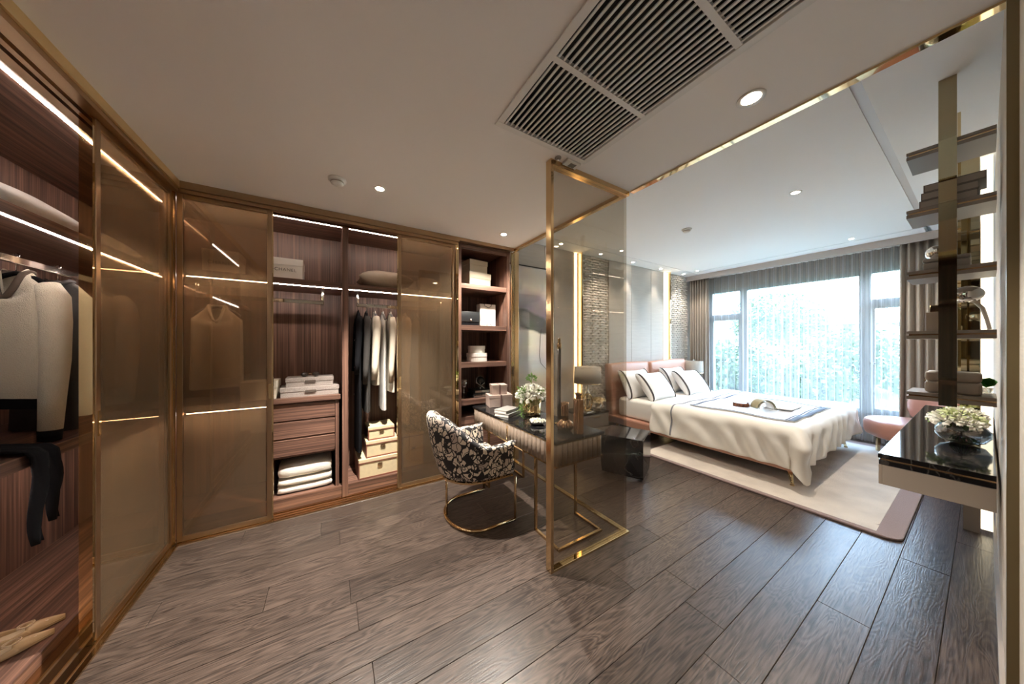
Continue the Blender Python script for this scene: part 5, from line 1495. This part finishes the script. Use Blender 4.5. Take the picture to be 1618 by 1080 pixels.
obj('rose', B().lathe([(.020, 0), (.020, -.006), (.012, -.008), (.001, -.008)], 20, (1.185, 1.380, ZD)), M_BASEB, t, True)
obj('nozzle', B().lathe([(.008, -.008), (.007, -.022), (.001, -.024)], 12, (1.185, 1.380, ZD)), M_CHROME, t, True)

# ------------------------------------------------------------------ garden outside
M_LAWN = pm('lawn', (.17, .195, .13), .95, var=(1.5, .3))
def lawn(u, v):
    x = 6.95 + u * 70; y = -60 + v * 120
    return (x, y, -.35 + .05 * max(0, x - 12) ** 1.05 + .15 * sin(x * .3) * sin(y * .2))
gr = obj('lawn', B().grid(lawn, 40, 50), M_LAWN, None, True)
tag(gr, 'grassy slope rising outside the window', 'grass', kind='stuff')
M_BUSH = pm('bush_leaf', (.09, .15, .06), .8, var=(2, .4))
def clump(c, r, n, seed, size):
    rr = random.Random(seed); b = B()
    for i in range(n):
        v = Vector((rr.gauss(0, 1), rr.gauss(0, 1), rr.gauss(0, 1))).normalized() * (rr.random() ** .4)
        p = Vector(c) + Vector((v.x * r[0], v.y * r[1], v.z * r[2]))
        if p.z < c[2] - r[2]: continue
        d = Vector((rr.uniform(-1, 1), rr.uniform(-1, 1), rr.uniform(-.6, .8))).normalized()
        s_ = d.cross(Vector((rr.uniform(-1, 1), rr.uniform(-1, 1), 1))).normalized()
        L = size * rr.uniform(.6, 1.3)
        b.add([p - s_ * L * .4, p + d * L * .5, p + s_ * L * .4, p - d * L * .5], [(0, 1, 2, 3)])
    return b
def bush(label, x, y, r, h, seed, trunk=0.0, name='bush', cat='bush'):
    g = -.35 + .05 * max(0, x - 12) ** 1.05
    t = thing(name, label, cat, (x, y, g))
    fo = obj('foliage', clump((x, y, g + trunk + h * .5), (r, r, h * .5), 3500, seed, .09 + .035 * r), M_BUSH, t); fo['kind'] = 'stuff'
    obj('stem', B().tube([(x, y, g - .1), (x + .05, y, g + trunk + h * .5)], [.06 + .03 * trunk, .03], 8), pm('bark', (.12, .09, .06), .9) if 'bark' not in bpy.data.materials else bpy.data.materials['bark'], t)
bush('round leafy bush growing just outside the narrow casement', 9.2, 3.6, 1.0, 1.9, 1)
bush('low leafy bush in front of the middle pane', 11.3, 2.6, 1.0, 1.3, 2)
bush('broad bush beside the low white building', 15.0, 2.6, 1.8, 2.2, 3)
bush('bush outside the glazed door', 12.6, .3, 1.1, 1.6, 4)
bush('tall leafy tree beside the white building', 24, -1.8, 3.2, 4.5, 5, 2.0, 'tree', 'tree')
bush('tree standing left of the white building', 17.5, 5.2, 1.7, 2.6, 6, 1.3, 'tree', 'tree')
M_BLDW = pm('pale_render', (.70, .72, .74), .8)
M_ROOF = pm('blue_grey_roof', (.20, .25, .31), .7)
def house(label, x0, x1, y0, y1, h, g, roof, nwin, ex):
    t = thing('house', label, 'building', ((x0 + x1) / 2, (y0 + y1) / 2, g))
    obj('wall', B().box(x0, x1, y0, y1, g - .5, g + h), M_BLDW, t)
    my = (y0 + y1) / 2
    b = B(); b.v = [(x0 - .4, y0 - .5, g + h), (x1 + .4, y0 - .5, g + h), (x1 + .4, y1 + .5, g + h), (x0 - .4, y1 + .5, g + h), ((x0 + x1) / 2, y0 + (y1 - y0) * .25, g + h + roof), ((x0 + x1) / 2, y1 - (y1 - y0) * .25, g + h + roof)]
    b.f = [(0, 1, 2, 3), (0, 1, 4), (1, 2, 5, 4), (2, 3, 5), (3, 0, 4, 5)]
    obj('roof', b, M_ROOF, t)
    for k in range(ex):
        for i in range(nwin):
            yc = y0 + (i + .5) * (y1 - y0) / nwin; zc = g + 1.0 + k * 2.7
            w_ = obj('window', B().box(x0 - .06, x0, yc - .55, yc + .55, zc, zc + 1.3), M_ALU, t)
            obj('pane', B().box(x0 - .08, x0 - .06, yc - .48, yc + .48, zc + .07, zc + 1.23), pm('far_glass', (.10, .14, .18), .1) if 'far_glass' not in bpy.data.materials else bpy.data.materials['far_glass'], w_)
house('low white building with blue grey hipped roof on the slope', 20, 27, 2.2, 8.0, 1.7, .6, 1.1, 4, 1)
house('tall pale house seen through the small upper casement', 22, 30, 8.6, 15, 6.2, .4, 1.6, 4, 2)
